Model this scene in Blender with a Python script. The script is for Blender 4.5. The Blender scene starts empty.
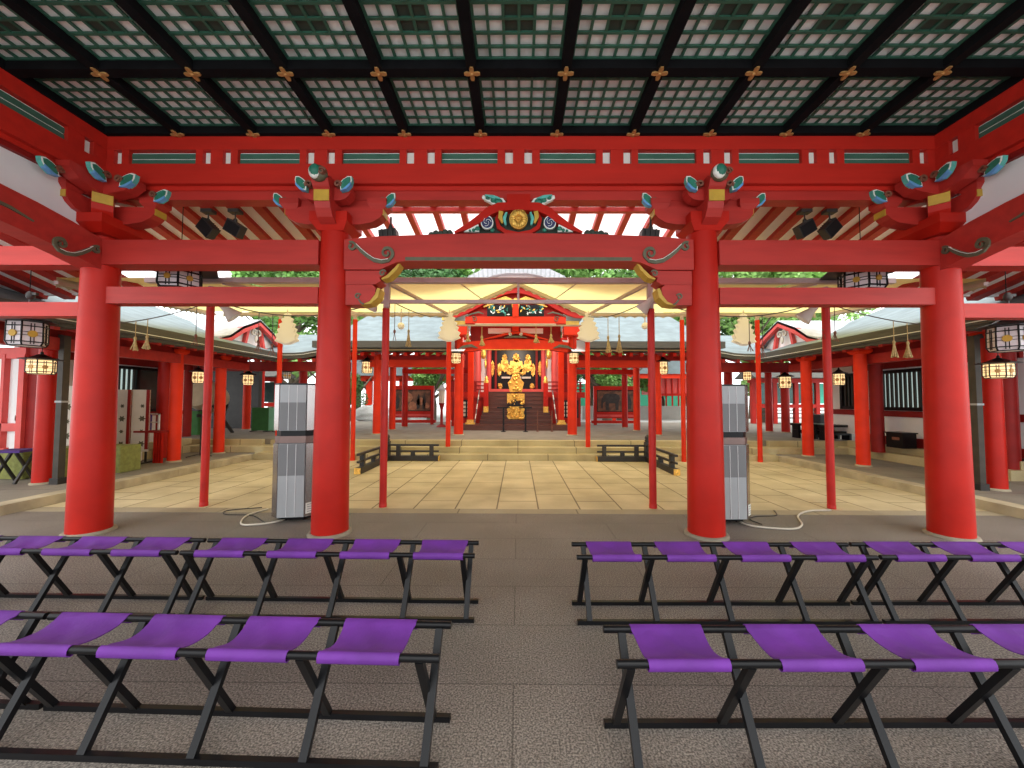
import bpy, math, random
from mathutils import Vector, Matrix
PI = math.pi
random.seed(7)
scn = bpy.context.scene
COL = scn.collection

# ------------------------------------------------------------------ camera
FPX = 392.0
cam_d = bpy.data.cameras.new('camera'); cam = bpy.data.objects.new('camera', cam_d); COL.objects.link(cam)
scn.camera = cam
cam_d.sensor_width = 36.0; cam_d.lens = 36.0 * FPX / 1024.0; cam_d.clip_start = 0.05; cam_d.clip_end = 400
CY, CP, CR = math.radians(0.3), math.radians(2.35), math.radians(0.16)
fwd = Vector((-math.sin(CY) * math.cos(CP), math.cos(CY) * math.cos(CP), math.sin(CP)))
r0 = Vector((math.cos(CY), math.sin(CY), 0)); u0 = r0.cross(fwd)
rgt = r0 * math.cos(CR) + u0 * math.sin(CR); upv = u0 * math.cos(CR) - r0 * math.sin(CR)
EYE = Vector((0, 0, 1.5))
M = Matrix((( rgt.x, upv.x, -fwd.x, EYE.x), (rgt.y, upv.y, -fwd.y, EYE.y), (rgt.z, upv.z, -fwd.z, EYE.z), (0, 0, 0, 1)))
cam.matrix_world = M
cam_d.shift_x = -4.0 / 1024.0

def at(px, py, Y):
    """surveying helper: the point at distance Y in front of the viewer's place seen in direction px,py"""
    d = fwd + rgt * ((px - 516) / FPX) + upv * ((384 - py) / FPX)
    return EYE + d * (Y / d.y)

# ------------------------------------------------------------------ light
world = bpy.data.worlds.new('overcast_sky'); scn.world = world; world.use_nodes = True
wn = world.node_tree.nodes; wl = world.node_tree.links
bg = wn['Background']
tc = wn.new('ShaderNodeTexCoord'); sx = wn.new('ShaderNodeSeparateXYZ'); cr = wn.new('ShaderNodeValToRGB')
wl.new(tc.outputs['Generated'], sx.inputs[0]); wl.new(sx.outputs['Z'], cr.inputs[0]); wl.new(cr.outputs[0], bg.inputs[0])
cr.color_ramp.elements[0].position = 0.0; cr.color_ramp.elements[0].color = (0.86, 0.90, 0.92, 1)
cr.color_ramp.elements[1].position = 0.8; cr.color_ramp.elements[1].color = (1.0, 1.0, 1.0, 1)
bg.inputs[1].default_value = 1.6
sun_d = bpy.data.lights.new('veiled_sun', 'SUN'); sun_d.energy = 0.7; sun_d.angle = math.radians(40); sun_d.color = (1, 0.97, 0.9)
sun = bpy.data.objects.new('veiled_sun', sun_d); COL.objects.link(sun); sun.rotation_euler = (math.radians(28), math.radians(8), 0)
vs = scn.view_settings
vs.view_transform = 'Standard'; vs.look = 'None'; vs.gamma = 1.0; vs.use_curve_mapping = False
vs.exposure = 0.85

# ------------------------------------------------------------------ materials
def mat(name, col, rough=0.6, var=0.0, scale=6.0, bump=0.0, metal=0.0, emit=None, es=0.0, bscale=None, col2=None, coat=0.0, stretch=None, spec=None):
    m = bpy.data.materials.new(name); m.use_nodes = True
    n = m.node_tree.nodes; l = m.node_tree.links; b = n['Principled BSDF']
    b.inputs['Base Color'].default_value = (*col, 1); b.inputs['Roughness'].default_value = rough; b.inputs['Metallic'].default_value = metal
    if coat: b.inputs['Coat Weight'].default_value = coat; b.inputs['Coat Roughness'].default_value = 0.25
    if spec is not None: b.inputs['Specular IOR Level'].default_value = spec
    if emit: b.inputs['Emission Color'].default_value = (*emit, 1); b.inputs['Emission Strength'].default_value = es
    if var or bump or col2:
        t = n.new('ShaderNodeTexCoord'); mp = n.new('ShaderNodeMapping'); l.new(t.outputs['Object'], mp.inputs[0])
        if stretch: mp.inputs['Scale'].default_value = stretch
        if var or col2:
            nz = n.new('ShaderNodeTexNoise'); nz.inputs['Scale'].default_value = scale; nz.inputs['Detail'].default_value = 5
            l.new(mp.outputs[0], nz.inputs['Vector'])
            r = n.new('ShaderNodeValToRGB'); r.color_ramp.elements[0].position = 0.35; r.color_ramp.elements[1].position = 0.65
            c2 = col2 if col2 else tuple(min(1, c * (1 + var)) for c in col)
            c1 = col if col2 else tuple(c * (1 - var) for c in col)
            r.color_ramp.elements[0].color = (*c1, 1); r.color_ramp.elements[1].color = (*c2, 1)
            l.new(nz.outputs[0], r.inputs[0]); l.new(r.outputs[0], b.inputs['Base Color'])
        if bump:
            nb = n.new('ShaderNodeTexNoise'); nb.inputs['Scale'].default_value = bscale or scale * 8; nb.inputs['Detail'].default_value = 4
            l.new(mp.outputs[0], nb.inputs['Vector'])
            bp = n.new('ShaderNodeBump'); bp.inputs['Strength'].default_value = bump; bp.inputs['Distance'].default_value = 0.02
            l.new(nb.outputs[0], bp.inputs['Height']); l.new(bp.outputs[0], b.inputs['Normal'])
    return m

def slab_mat(name, ca, cb, mortar, bw, rh, msize, rot=0.0, offs=(0, 0), speck=None, rough=0.8, spec=0.25, bump=0.15, joint_soft=0.3, big=0.5, nscale=150):
    m = bpy.data.materials.new(name); m.use_nodes = True
    n = m.node_tree.nodes; l = m.node_tree.links; b = n['Principled BSDF']
    b.inputs['Roughness'].default_value = rough; b.inputs['Specular IOR Level'].default_value = spec
    t = n.new('ShaderNodeTexCoord'); mp = n.new('ShaderNodeMapping'); l.new(t.outputs['Object'], mp.inputs[0])
    mp.inputs['Rotation'].default_value = (0, 0, rot); mp.inputs['Location'].default_value = (offs[0], offs[1], 0)
    br = n.new('ShaderNodeTexBrick'); l.new(mp.outputs[0], br.inputs['Vector'])
    br.inputs['Color1'].default_value = (*ca, 1); br.inputs['Color2'].default_value = (*cb, 1); br.inputs['Mortar'].default_value = (*mortar, 1)
    br.inputs['Scale'].default_value = 1; br.inputs['Mortar Size'].default_value = msize; br.inputs['Mortar Smooth'].default_value = joint_soft
    br.inputs['Brick Width'].default_value = bw; br.inputs['Row Height'].default_value = rh; br.inputs['Bias'].default_value = 0
    nz = n.new('ShaderNodeTexNoise'); nz.inputs['Scale'].default_value = 1.3; nz.inputs['Detail'].default_value = 6; l.new(t.outputs['Object'], nz.inputs['Vector'])
    mx = n.new('ShaderNodeMixRGB'); mx.blend_type = 'MULTIPLY'; mx.inputs[0].default_value = big
    rr = n.new('ShaderNodeValToRGB'); rr.color_ramp.elements[0].position = 0.3; rr.color_ramp.elements[1].position = 0.7
    rr.color_ramp.elements[0].color = (0.62, 0.60, 0.56, 1); rr.color_ramp.elements[1].color = (1.1, 1.1, 1.1, 1)
    l.new(nz.outputs[0], rr.inputs[0]); l.new(br.outputs['Color'], mx.inputs[1]); l.new(rr.outputs[0], mx.inputs[2])
    last = mx.outputs[0]
    n2 = n.new('ShaderNodeTexNoise'); n2.inputs['Scale'].default_value = nscale; n2.inputs['Detail'].default_value = 2; l.new(t.outputs['Object'], n2.inputs['Vector'])
    if speck:
        r2 = n.new('ShaderNodeValToRGB'); r2.color_ramp.elements[0].position = 0.38; r2.color_ramp.elements[1].position = 0.68
        r2.color_ramp.elements[0].color = (1 - speck, 1 - speck, 1 - speck, 1); r2.color_ramp.elements[1].color = (1 + speck, 1 + speck, 1 + speck, 1)
        l.new(n2.outputs[0], r2.inputs[0])
        m2 = n.new('ShaderNodeMixRGB'); m2.blend_type = 'MULTIPLY'; m2.inputs[0].default_value = 1
        l.new(last, m2.inputs[1]); l.new(r2.outputs[0], m2.inputs[2]); last = m2.outputs[0]
    l.new(last, b.inputs['Base Color'])
    bp = n.new('ShaderNodeBump'); bp.inputs['Strength'].default_value = bump; bp.inputs['Distance'].default_value = 0.01
    l.new(n2.outputs[0], bp.inputs['Height']); l.new(bp.outputs[0], b.inputs['Normal'])
    return m

def fabric_mat(name, col, trans=0.5):
    m = bpy.data.materials.new(name); m.use_nodes = True
    n = m.node_tree.nodes; l = m.node_tree.links
    for x in list(n):
        if x.type == 'BSDF_PRINCIPLED': n.remove(x)
    out = [x for x in n if x.type == 'OUTPUT_MATERIAL'][0]
    d = n.new('ShaderNodeBsdfDiffuse'); t = n.new('ShaderNodeBsdfTranslucent'); mx = n.new('ShaderNodeMixShader')
    d.inputs[0].default_value = (*col, 1); t.inputs[0].default_value = (*col, 1); mx.inputs[0].default_value = trans
    l.new(d.outputs[0], mx.inputs[1]); l.new(t.outputs[0], mx.inputs[2]); l.new(mx.outputs[0], out.inputs[0])
    return m

RED = mat('vermilion_lacquer', (0.45, 0.013, 0.006), 0.42, 0.10, 3, 0.04, spec=0.22)
BEAM = mat('vermilion_beam', (0.42, 0.026, 0.019), 0.5, 0.10, 4, 0.05, stretch=(0.4, 3, 3), spec=0.35)  # column red made pinker, reflected light put into the colour
FRZ = mat('frieze_vermilion', (0.50, 0.020, 0.011), 0.5, 0.08, 3, 0.03, stretch=(0.4, 3, 3), spec=0.3)
ORANGE = mat('daylit_vermilion', (0.70, 0.032, 0.007), 0.5, 0.08, 3, spec=0.2)  # vermilion with daylight put into its colour, for the sunlit-side parts
POLE = mat('painted_pole_red', (0.52, 0.020, 0.014), 0.45, 0.1, 5, spec=0.3)
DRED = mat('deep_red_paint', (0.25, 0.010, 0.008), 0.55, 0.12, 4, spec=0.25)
PINK = mat('weathered_and_lit_red', (0.66, 0.075, 0.065), 0.55, 0.08, 4)  # faded red; on the bay barge boards its pink also paints light
WHITE = mat('white_plaster', (0.80, 0.78, 0.78), 0.85, 0.04, 2)
BOARD = mat('white_painted_board', (0.90, 0.88, 0.87), 0.8, 0.05, 3)
BLACK = mat('black_lacquer', (0.006, 0.006, 0.007), 0.32, 0.2, 5, spec=0.22)
CBLACK = mat('ceiling_black', (0.006, 0.006, 0.007), 0.8, 0.2, 5, spec=0.1)
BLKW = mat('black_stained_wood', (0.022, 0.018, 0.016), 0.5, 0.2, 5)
GREEN = mat('green_lattice_paint', (0.030, 0.115, 0.075), 0.5, 0.15, 6)
DGREEN = mat('dark_green_board', (0.030, 0.045, 0.032), 0.7, 0.2, 4)
SGREEN = mat('slat_green', (0.045, 0.13, 0.09), 0.5, 0.12, 5)
CGREEN = mat('carving_green', (0.02, 0.17, 0.11), 0.5, 0.15, 20)
CTEAL = mat('carving_teal', (0.10, 0.42, 0.36), 0.5, 0.15, 20)
CBLUE = mat('carving_blue', (0.12, 0.33, 0.62), 0.5, 0.1, 12)
NAVY = mat('carving_navy', (0.02, 0.025, 0.10), 0.5, 0.1, 12)
CWHITE = mat('carving_white', (0.8, 0.8, 0.74), 0.6)
BROWN = mat('carving_brown', (0.20, 0.07, 0.04), 0.55, 0.15, 14)
OLIVE = mat('carving_olive', (0.10, 0.095, 0.055), 0.55, 0.15, 14)
YELLOW = mat('yellow_ochre_band', (0.52, 0.31, 0.035), 0.5, 0.1, 10)
GOLD = mat('gilt_metal', (0.80, 0.47, 0.10), 0.32, 0.25, 30, 0.3, metal=0.75)
COPPER = mat('aged_copper_fitting', (0.50, 0.27, 0.09), 0.5, 0.15, 20, metal=0.3)
STEEL = mat('brushed_steel', (0.46, 0.45, 0.45), 0.32, 0.06, 3, metal=0.85, stretch=(8, 8, 0.4))
MSTEEL = mat('mirror_steel', (0.45, 0.42, 0.41), 0.22, 0.05, 2, metal=0.95)
BSTEEL = mat('painted_reflection_steel', (0.20, 0.13, 0.115), 0.35, 0.15, 3, metal=0.4)  # brown of the mirrored surroundings is put into the base colour
GREYP = mat('grey_louvre', (0.16, 0.16, 0.165), 0.5, 0.08, 3)
LGREY = mat('light_grey_panel', (0.34, 0.35, 0.36), 0.45, 0.06, 3)
PURPLE = mat('purple_canvas', (0.125, 0.020, 0.245), 0.75, 0.16, 4, 0.35, bscale=11)
FRAME = mat('awning_steel', (0.50, 0.37, 0.35), 0.5, 0.1, 3)
FABRIC = fabric_mat('cream_awning_fabric', (0.76, 0.62, 0.25), 0.6)
VALANCE = mat('valance_fabric', (0.46, 0.41, 0.32), 0.8)
STRAW = mat('straw', (0.45, 0.32, 0.14), 0.8, 0.25, 30)
ROPE = mat('thin_cord', (0.10, 0.085, 0.07), 0.8)
PAPER = mat('white_cut_paper', (0.84, 0.79, 0.79), 0.8)
LAMPW = mat('lamp_shade_beige', (0.62, 0.54, 0.47), 0.5)
BULB = mat('lamp_face', (0.8, 0.8, 0.8), 0.3)
ROOF = mat('cypress_bark_roof', (0.17, 0.215, 0.225), 0.75, 0.16, 2.5, 0.3, stretch=(1, 1, 1), bscale=26)
ROOFE = mat('roof_edge_layers', (0.085, 0.080, 0.070), 0.8, 0.25, 8, 0.3, stretch=(0.3, 0.3, 14))
RIDGE = mat('grey_ridge_tile', (0.50, 0.50, 0.53), 0.6, 0.1, 8)
STONE = mat('pale_granite', (0.50, 0.43, 0.29), 0.85, 0.0, 3, 0.2, col2=(0.33, 0.28, 0.19))
STONEG = mat('grey_granite', (0.27, 0.23, 0.17), 0.85, 0.15, 5, 0.2)
STEPM = slab_mat('step_stone', (0.56, 0.47, 0.27), (0.50, 0.42, 0.24), (0.22, 0.18, 0.11), 1.5, 10, 0.012, speck=0.12, big=0.8)
DECKM = mat('dark_deck_paving', (0.21, 0.185, 0.15), 0.85, 0.12, 3, 0.1)
GALM = slab_mat('gallery_paving', (0.27, 0.245, 0.20), (0.24, 0.22, 0.185), (0.17, 0.155, 0.13), 1.2, 1.2, 0.012, speck=0.15)
PORCH = slab_mat('aggregate_paving', (0.225, 0.198, 0.172), (0.205, 0.181, 0.158), (0.12, 0.105, 0.09), 2.18, 0.545, 0.006, offs=(0.02, 0.045), speck=0.6, nscale=110, rough=0.6, spec=0.4, bump=0.4, joint_soft=0.6, big=0.55)
BORDER = slab_mat('border_stone', (0.40, 0.35, 0.25), (0.36, 0.31, 0.22), (0.20, 0.17, 0.12), 1.6, 20, 0.01, speck=0.15)
COURT = slab_mat('courtyard_granite', (0.66, 0.565, 0.37), (0.56, 0.475, 0.30), (0.22, 0.18, 0.11), 0.86, 0.575, 0.012, rot=PI / 2, offs=(0.3, 0.29), speck=0.08, rough=0.7, big=0.75)
GRAVEL = mat('white_gravel', (0.55, 0.55, 0.53), 0.9, 0.1, 20)
STAIR = mat('brown_lacquer_stair', (0.105, 0.028, 0.015), 0.4, 0.2, 6, stretch=(0.5, 4, 4))
TAN = mat('drum_hide', (0.42, 0.31, 0.19), 0.7, 0.1, 4)
DPOST = mat('dark_weathered_wood', (0.045, 0.036, 0.026), 0.6, 0.2, 6)
OLIVEC = mat('olive_cloth', (0.20, 0.21, 0.055), 0.85, 0.15, 18, 0.2)
GREENC = mat('dark_green_cloth', (0.03, 0.13, 0.025), 0.8, 0.12, 6)
LGREENC = mat('pale_green_panel', (0.20, 0.50, 0.30), 0.6, 0.08, 3)
TEALP = mat('teal_sheet', (0.05, 0.50, 0.34), 0.5, 0.1, 3)
GLASSD = mat('dark_glass', (0.035, 0.06, 0.055), 0.12, 0.3, 2)
PALEGL = mat('pale_window', (0.55, 0.66, 0.63), 0.4, 0.1, 3, emit=(0.75, 0.95, 0.9), es=0.28)  # faint emission stands in for daylight behind the panes
CREAM = mat('cream_curtain', (0.66, 0.60, 0.50), 0.8, 0.06, 3)
MOTIF = mat('motif_print', (0.10, 0.09, 0.05), 0.8)
BARK = mat('tree_bark', (0.10, 0.075, 0.05), 0.9, 0.2, 8, 0.4)
LEAF = [mat('leaf_mid_green', (0.16, 0.34, 0.07), 0.6, 0.35, 0.6), mat('leaf_bright_green', (0.26, 0.46, 0.12), 0.6, 0.3, 0.6), mat('leaf_dark_green', (0.07, 0.18, 0.05), 0.6, 0.3, 0.6)]
LITP = mat('lit_lantern_paper', (0.7, 0.55, 0.35), 0.6, emit=(1.0, 0.66, 0.30), es=0.65)
PALEP = mat('unlit_lantern_paper', (0.74, 0.68, 0.70), 0.6, 0.05, 5)
CABLE_W = mat('cream_cable', (0.62, 0.57, 0.47), 0.5)
CABLE_B = mat('black_cable', (0.03, 0.03, 0.03), 0.5)
PICT = mat('painted_panel_brown', (0.22, 0.095, 0.05), 0.6, 0.0, 5, col2=(0.07, 0.035, 0.022))
PICTD = mat('painted_animal_dark', (0.035, 0.03, 0.028), 0.6, 0.3, 9)
PICTL = mat('painted_figure_tan', (0.40, 0.17, 0.09), 0.6, 0.3, 9)
PURPC = mat('purple_cloth_dark', (0.06, 0.02, 0.16), 0.8)

# ------------------------------------------------------------------ mesh builder
class MB:
    def __init__(s): s.v = []; s.f = []; s.m = []; s.s = []; s.k = 0; s.mats = []
    def use(s, m):
        if m not in s.mats: s.mats.append(m)
        s.k = s.mats.index(m); return s
    def add(s, vs_, fs_, smooth=False):
        o = len(s.v); s.v += [tuple(v) for v in vs_]
        for f in fs_: s.f.append(tuple(i + o for i in f)); s.m.append(s.k); s.s.append(smooth)
        return s
    def box(s, c, d, rot=None):
        x, y, z = d[0] / 2, d[1] / 2, d[2] / 2
        vs_ = [Vector((a * x, b * y, c_ * z)) for a in (-1, 1) for b in (-1, 1) for c_ in (-1, 1)]
        if rot is not None:
            R = rot if isinstance(rot, Matrix) else Matrix.Rotation(rot, 3, 'Z')
            vs_ = [R @ v for v in vs_]
        c = Vector(c)
        return s.add([v + c for v in vs_], [(0, 1, 3, 2), (4, 6, 7, 5), (0, 4, 5, 1), (2, 3, 7, 6), (0, 2, 6, 4), (1, 5, 7, 3)])
    def bb(s, x0, x1, y0, y1, z0, z1): return s.box(((x0 + x1) / 2, (y0 + y1) / 2, (z0 + z1) / 2), (abs(x1 - x0), abs(y1 - y0), abs(z1 - z0)))
    def bar(s, a, b, w, h, up=(0, 0, 1)):
        a = Vector(a); b = Vector(b); d = (b - a); L = d.length; d.normalize()
        u = Vector(up)
        if abs(d.dot(u)) > 0.98: u = Vector((0, 1, 0))
        sd = d.cross(u).normalized(); u = sd.cross(d).normalized()
        vs_ = []
        for p in (a, b):
            for i, j in ((-1, -1), (1, -1), (1, 1), (-1, 1)): vs_.append(p + sd * (i * w / 2) + u * (j * h / 2))
        return s.add(vs_, [(3, 2, 1, 0), (4, 5, 6, 7), (0, 1, 5, 4), (1, 2, 6, 5), (2, 3, 7, 6), (3, 0, 4, 7)])
    def tube(s, pts, r, n=8, caps=True):
        pts = [Vector(p) for p in pts]; rs = r if isinstance(r, (list, tuple)) else [r] * len(pts)
        rings = []; prev = None
        for i, p in enumerate(pts):
            if i == 0: d = pts[1] - p
            elif i == len(pts) - 1: d = p - pts[i - 1]
            else: d = pts[i + 1] - pts[i - 1]
            d.normalize()
            if prev is None:
                u = Vector((0, 0, 1)) if abs(d.z) < 0.9 else Vector((1, 0, 0))
            else: u = prev
            sd = d.cross(u).normalized(); u = sd.cross(d).normalized(); prev = u
            rings.append([p + (sd * math.cos(2 * PI * k / n) + u * math.sin(2 * PI * k / n)) * rs[i] for k in range(n)])
        vs_ = [v for R in rings for v in R]; fs_ = []
        for i in range(len(rings) - 1):
            for k in range(n): fs_.append((i * n + k, i * n + (k + 1) % n, (i + 1) * n + (k + 1) % n, (i + 1) * n + k))
        s.add(vs_, fs_, True)
        if caps:
            s.add(rings[0], [tuple(range(n))[::-1]]); s.add(rings[-1], [tuple(range(n))])
        return s
    def cyl(s, a, b, r1, r2=None, n=16): return s.tube([a, b], [r1, r1 if r2 is None else r2], n)
    def lathe(s, prof, c=(0, 0, 0), n=24, smooth=True, a0=0.0):
        vs_ = []; fs_ = []
        for r, z in prof:
            for k in range(n):
                a = 2 * PI * k / n + a0; vs_.append((c[0] + r * math.cos(a), c[1] + r * math.sin(a), c[2] + z))
        for i in range(len(prof) - 1):
            for k in range(n): fs_.append((i * n + k, i * n + (k + 1) % n, (i + 1) * n + (k + 1) % n, (i + 1) * n + k))
        s.add(vs_, fs_, smooth)
        m = len(prof) - 1
        s.add([vs_[k] for k in range(n)], [tuple(range(n))[::-1]]); s.add([vs_[m * n + k] for k in range(n)], [tuple(range(n))])
        return s
    def ell(s, c, r, n=12, m=8):
        prof = [(math.sin(PI * i / m), -math.cos(PI * i / m)) for i in range(m + 1)]
        vs_ = []; fs_ = []
        for q, z in prof:
            for k in range(n):
                a = 2 * PI * k / n; vs_.append((c[0] + r[0] * q * math.cos(a), c[1] + r[1] * q * math.sin(a), c[2] + r[2] * z))
        for i in range(m):
            for k in range(n): fs_.append((i * n + k, i * n + (k + 1) % n, (i + 1) * n + (k + 1) % n, (i + 1) * n + k))
        return s.add(vs_, fs_, True)
    def prism(s, pts, o, ax, ay, depth):
        """outline pts (2-D) in the plane o + x*ax + y*ay, thickened by depth on both sides"""
        o = Vector(o); ax = Vector(ax); ay = Vector(ay); nn = ax.cross(ay).normalized() * (depth / 2)
        A = [o + ax * p[0] + ay * p[1] + nn for p in pts]; B = [o + ax * p[0] + ay * p[1] - nn for p in pts]
        n = len(pts)
        return s.add(A + B, [tuple(range(n)), tuple(range(n, 2 * n))[::-1]] + [(i, i + n, (i + 1) % n + n, (i + 1) % n) for i in range(n)])
    def ribbon(s, ctr, w, o, ax, ay, depth):
        """band of width w (list or number) along 2-D centreline"""
        n = len(ctr); ws = w if isinstance(w, (list, tuple)) else [w] * n; L = []; R = []
        for i, p in enumerate(ctr):
            a = ctr[max(0, i - 1)]; b = ctr[min(n - 1, i + 1)]
            dx, dy = b[0] - a[0], b[1] - a[1]; q = math.hypot(dx, dy) or 1
            L.append((p[0] - dy / q * ws[i] / 2, p[1] + dx / q * ws[i] / 2)); R.append((p[0] + dy / q * ws[i] / 2, p[1] - dx / q * ws[i] / 2))
        for i in range(n - 1): s.prism([L[i], L[i + 1], R[i + 1], R[i]][::-1], o, ax, ay, depth)
        return s
    def grid(s, P, thick=0.0, smooth=True):
        """P[i][j] points; optional thickness downward"""
        a = len(P); b = len(P[0]); vs_ = [p for row in P for p in row]
        fs_ = [(i * b + j, i * b + j + 1, (i + 1) * b + j + 1, (i + 1) * b + j) for i in range(a - 1) for j in range(b - 1)]
        s.add(vs_, fs_, smooth)
        if thick:
            lo = [Vector(p) - Vector((0, 0, thick)) for p in vs_]
            s.add(lo, [f[::-1] for f in fs_], smooth)
            edge = [j for j in range(b)] + [i * b + b - 1 for i in range(1, a)] + [(a - 1) * b + j for j in range(b - 2, -1, -1)] + [i * b for i in range(a - 2, 0, -1)]
            n = len(edge); top = [Vector(vs_[i]) for i in edge]; bot = [lo[i] for i in edge]
            s.add(top + bot, [(i, (i + 1) % n, (i + 1) % n + n, i + n) for i in range(n)])
        return s

def obj(name, mb, m=None, parent=None, off=None):
    """off: world origin subtracted from the vertices (parts written in place coordinates)"""
    if isinstance(mb, MB) and not mb.mats: mb.mats = [m]
    me = bpy.data.meshes.new(name)
    vsx = mb.v
    if off is not None: vsx = [(v[0] - off[0], v[1] - off[1], v[2] - off[2]) for v in vsx]
    me.from_pydata([tuple(v) for v in vsx], [], mb.f); me.update()
    for q in mb.mats: me.materials.append(q)
    me.polygons.foreach_set('material_index', mb.m); me.polygons.foreach_set('use_smooth', mb.s); me.update()
    o = bpy.data.objects.new(name, me); COL.objects.link(o)
    if parent is not None: o.parent = parent
    elif off is not None: o.location = off
    return o
def tag(o, label=None, cat=None, group=None, kind=None):
    if label: o['label'] = label
    if cat: o['category'] = cat
    if group: o['group'] = group
    if kind: o['kind'] = kind
    return o
def thing(name, label, cat, loc=(0, 0, 0), rz=0.0, group=None):
    o = bpy.data.objects.new(name, None); COL.objects.link(o); o.location = loc; o.rotation_euler = (0, 0, rz); o.empty_display_size = 0.1
    return tag(o, label, cat, group)
def struct(name, mb, m=None, label=None):
    o = obj(name, mb, m); o['kind'] = 'structure'
    if label: o['label'] = label
    return o
def dup(o, loc=None, rz=None, label=None, parent=None, group=None, scale=None):
    c = o.copy(); COL.objects.link(c)
    if parent is not None: c.parent = parent
    if loc is not None: c.location = loc
    if rz is not None: c.rotation_euler = (0, 0, rz)
    if scale is not None: c.scale = scale
    if label: c['label'] = label
    if group: c['group'] = group
    for ch in [x for x in KIDS.get(o.name, [])]:
        d = dup(ch, parent=c); KIDS.setdefault(c.name, []).append(d)
    return c
KIDS = {}
def learn(root):
    """remember the children of a thing so that dup can copy them"""
    for o in COL.objects:
        if o.parent is not None:
            L = KIDS.setdefault(o.parent.name, [])
            if o not in L: L.append(o)

def spiral(cx, cy, r0_, r1_, a0, turns, n=22):
    return [(cx + (r0_ + (r1_ - r0_) * i / n) * math.cos(a0 + turns * 2 * PI * i / n), cy + (r0_ + (r1_ - r0_) * i / n) * math.sin(a0 + turns * 2 * PI * i / n)) for i in range(n + 1)]
def side(s): return 'left' if s < 0 else 'right'

YC = 4.46            # line of the hall's front columns
XI, XO = 2.11, 4.83  # inner and outer columns
# ================================================================== SETTING: floors
struct('floor', MB().bb(-16, 16, -4, 5.25, -0.25, 0), PORCH, 'speckled grey-brown aggregate paving of the open hall')
struct('trim_1', MB().bb(-6.6, 6.6, 5.25, 5.46, -0.25, 0.001), BORDER, 'long border stones along the hall floor edge')
struct('courtyard_paving', MB().bb(-6.62, 6.45, 5.46, 9.8, -0.25, 0.0), COURT, 'pale yellow granite slabs of the courtyard')
for s in (-1, 1):
    x0 = 6.62 if s < 0 else 6.45
    m = MB(); y = 5.0
    random.seed(3)
    while y < 9.85:
        L = random.uniform(1.1, 1.7); e = min(y + L, 9.85)
        m.bb(s * x0, s * (x0 + 0.24), y + 0.004, e - 0.004, -0.1, 0.13); y = e
    struct('trim_%d' % (2 if s < 0 else 3), m, STONE, 'row of pale kerb stones at the %s gallery' % side(s))
    struct('gallery_floor', MB().bb(s * (x0 + 0.24), s * 16, 5.25, 10.6, -0.2, 0.118), GALM, 'grey paving of the %s gallery' % side(s))
# stone steps up to the shrine terrace
m = MB()
for k in range(3): m.bb(-6.6, 6.45, 9.8 + 0.34 * k, 12.0, -0.1 + 0.14 * k, 0.14 * (k + 1))
struct('stone_steps', m, STEPM, 'three long pale stone steps up to the shrine terrace')
for s in (-1, 1):
    m = MB(); x0 = 6.62 if s < 0 else 6.45
    m.bb(s * x0, s * 16, 10.25, 12, 0, 0.27); m.bb(s * (x0 + 0.3), s * 16, 10.6, 12, 0.27, 0.418)
    struct('gallery_steps', m, STEPM, 'stone steps at the far end of the %s gallery' % side(s))
struct('terrace_floor', MB().bb(-16, 16, 10.75, 19.5, -0.2, 0.424), DECKM, 'dark paving of the shrine terrace')
struct('gravel_ground', MB().bb(-60, 60, 19.5, 80, -0.3, 0.30), GRAVEL, 'pale gravel ground beyond the terrace')

# ================================================================== hall ceiling
CELL = 0.86; ZC = 4.5; NR = 6; Y1 = 4.34; HX = 4.73
m = MB(); m.bb(-HX - 0.1, HX + 0.1, Y1 - NR * CELL, Y1 + 0.1, ZC + 0.112, ZC + 0.15)
ceil = struct('ceiling', m, BOARD, 'white boards above the coffered lattice ceiling')
bm_ = MB()
for k in range(12): x = -HX + k * CELL; bm_.bb(x - 0.045, x + 0.045, Y1 - NR * CELL, Y1 + 0.05, ZC, ZC + 0.11)
for k in range(NR + 1): y = Y1 - k * CELL; bm_.bb(-HX, HX, y - 0.05, y + 0.05, ZC + 0.002, ZC + 0.108)
obj('beam_grid', bm_, CBLACK, ceil)
# one lattice: a 6 x 6 grid of green bars in its frame
lb = MB(); h = CELL / 2 - 0.045; pitch = 2 * h / 6
for k in range(7):
    w = 0.022 if k in (0, 6) else 0.024
    c = -h + k * pitch
    c = max(-h + w / 2, min(h - w / 2, c))
    lb.bb(c - w / 2, c + w / 2, -h, h, 0.088, 0.104); lb.bb(-h, h, c - w / 2, c + w / 2, 0.085, 0.101)
lat = None
dk = MB().bb(-pitch + 0.01, pitch - 0.01, -pitch + 0.01, pitch - 0.01, 0.104, 0.111)
dark = None
for j in range(NR):
    for i in range(11):
        p = (-HX + (i + 0.5) * CELL, Y1 - (j + 0.5) * CELL, ZC)
        if lat is None:
            lat = obj('lattice_panel', lb, GREEN, ceil); lat.location = p
        else:
            c = lat.copy(); COL.objects.link(c); c.location = p
        if j % 2 == 1:
            if dark is None:
                dark = obj('dark_centre_board', dk, DGREEN, ceil); dark.location = p
            else:
                c = dark.copy(); COL.objects.link(c); c.location = p
fl = MB()
for a in range(4):
    R = Matrix.Rotation(a * PI / 2, 3, 'Z')
    pts = [R @ Vector(q) for q in ((-0.016, 0, 0), (-0.020, 0.05, 0), (-0.012, 0.072, 0), (0.012, 0.072, 0), (0.020, 0.05, 0), (0.016, 0, 0))]
    fl.prism([(p.x, p.y) for p in pts], (0, 0, 0.001 * a), (1, 0, 0), (0, 1, 0), 0.014)
fl.ell((0, 0, -0.006), (0.014, 0.014, 0.010))
ros = None
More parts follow.
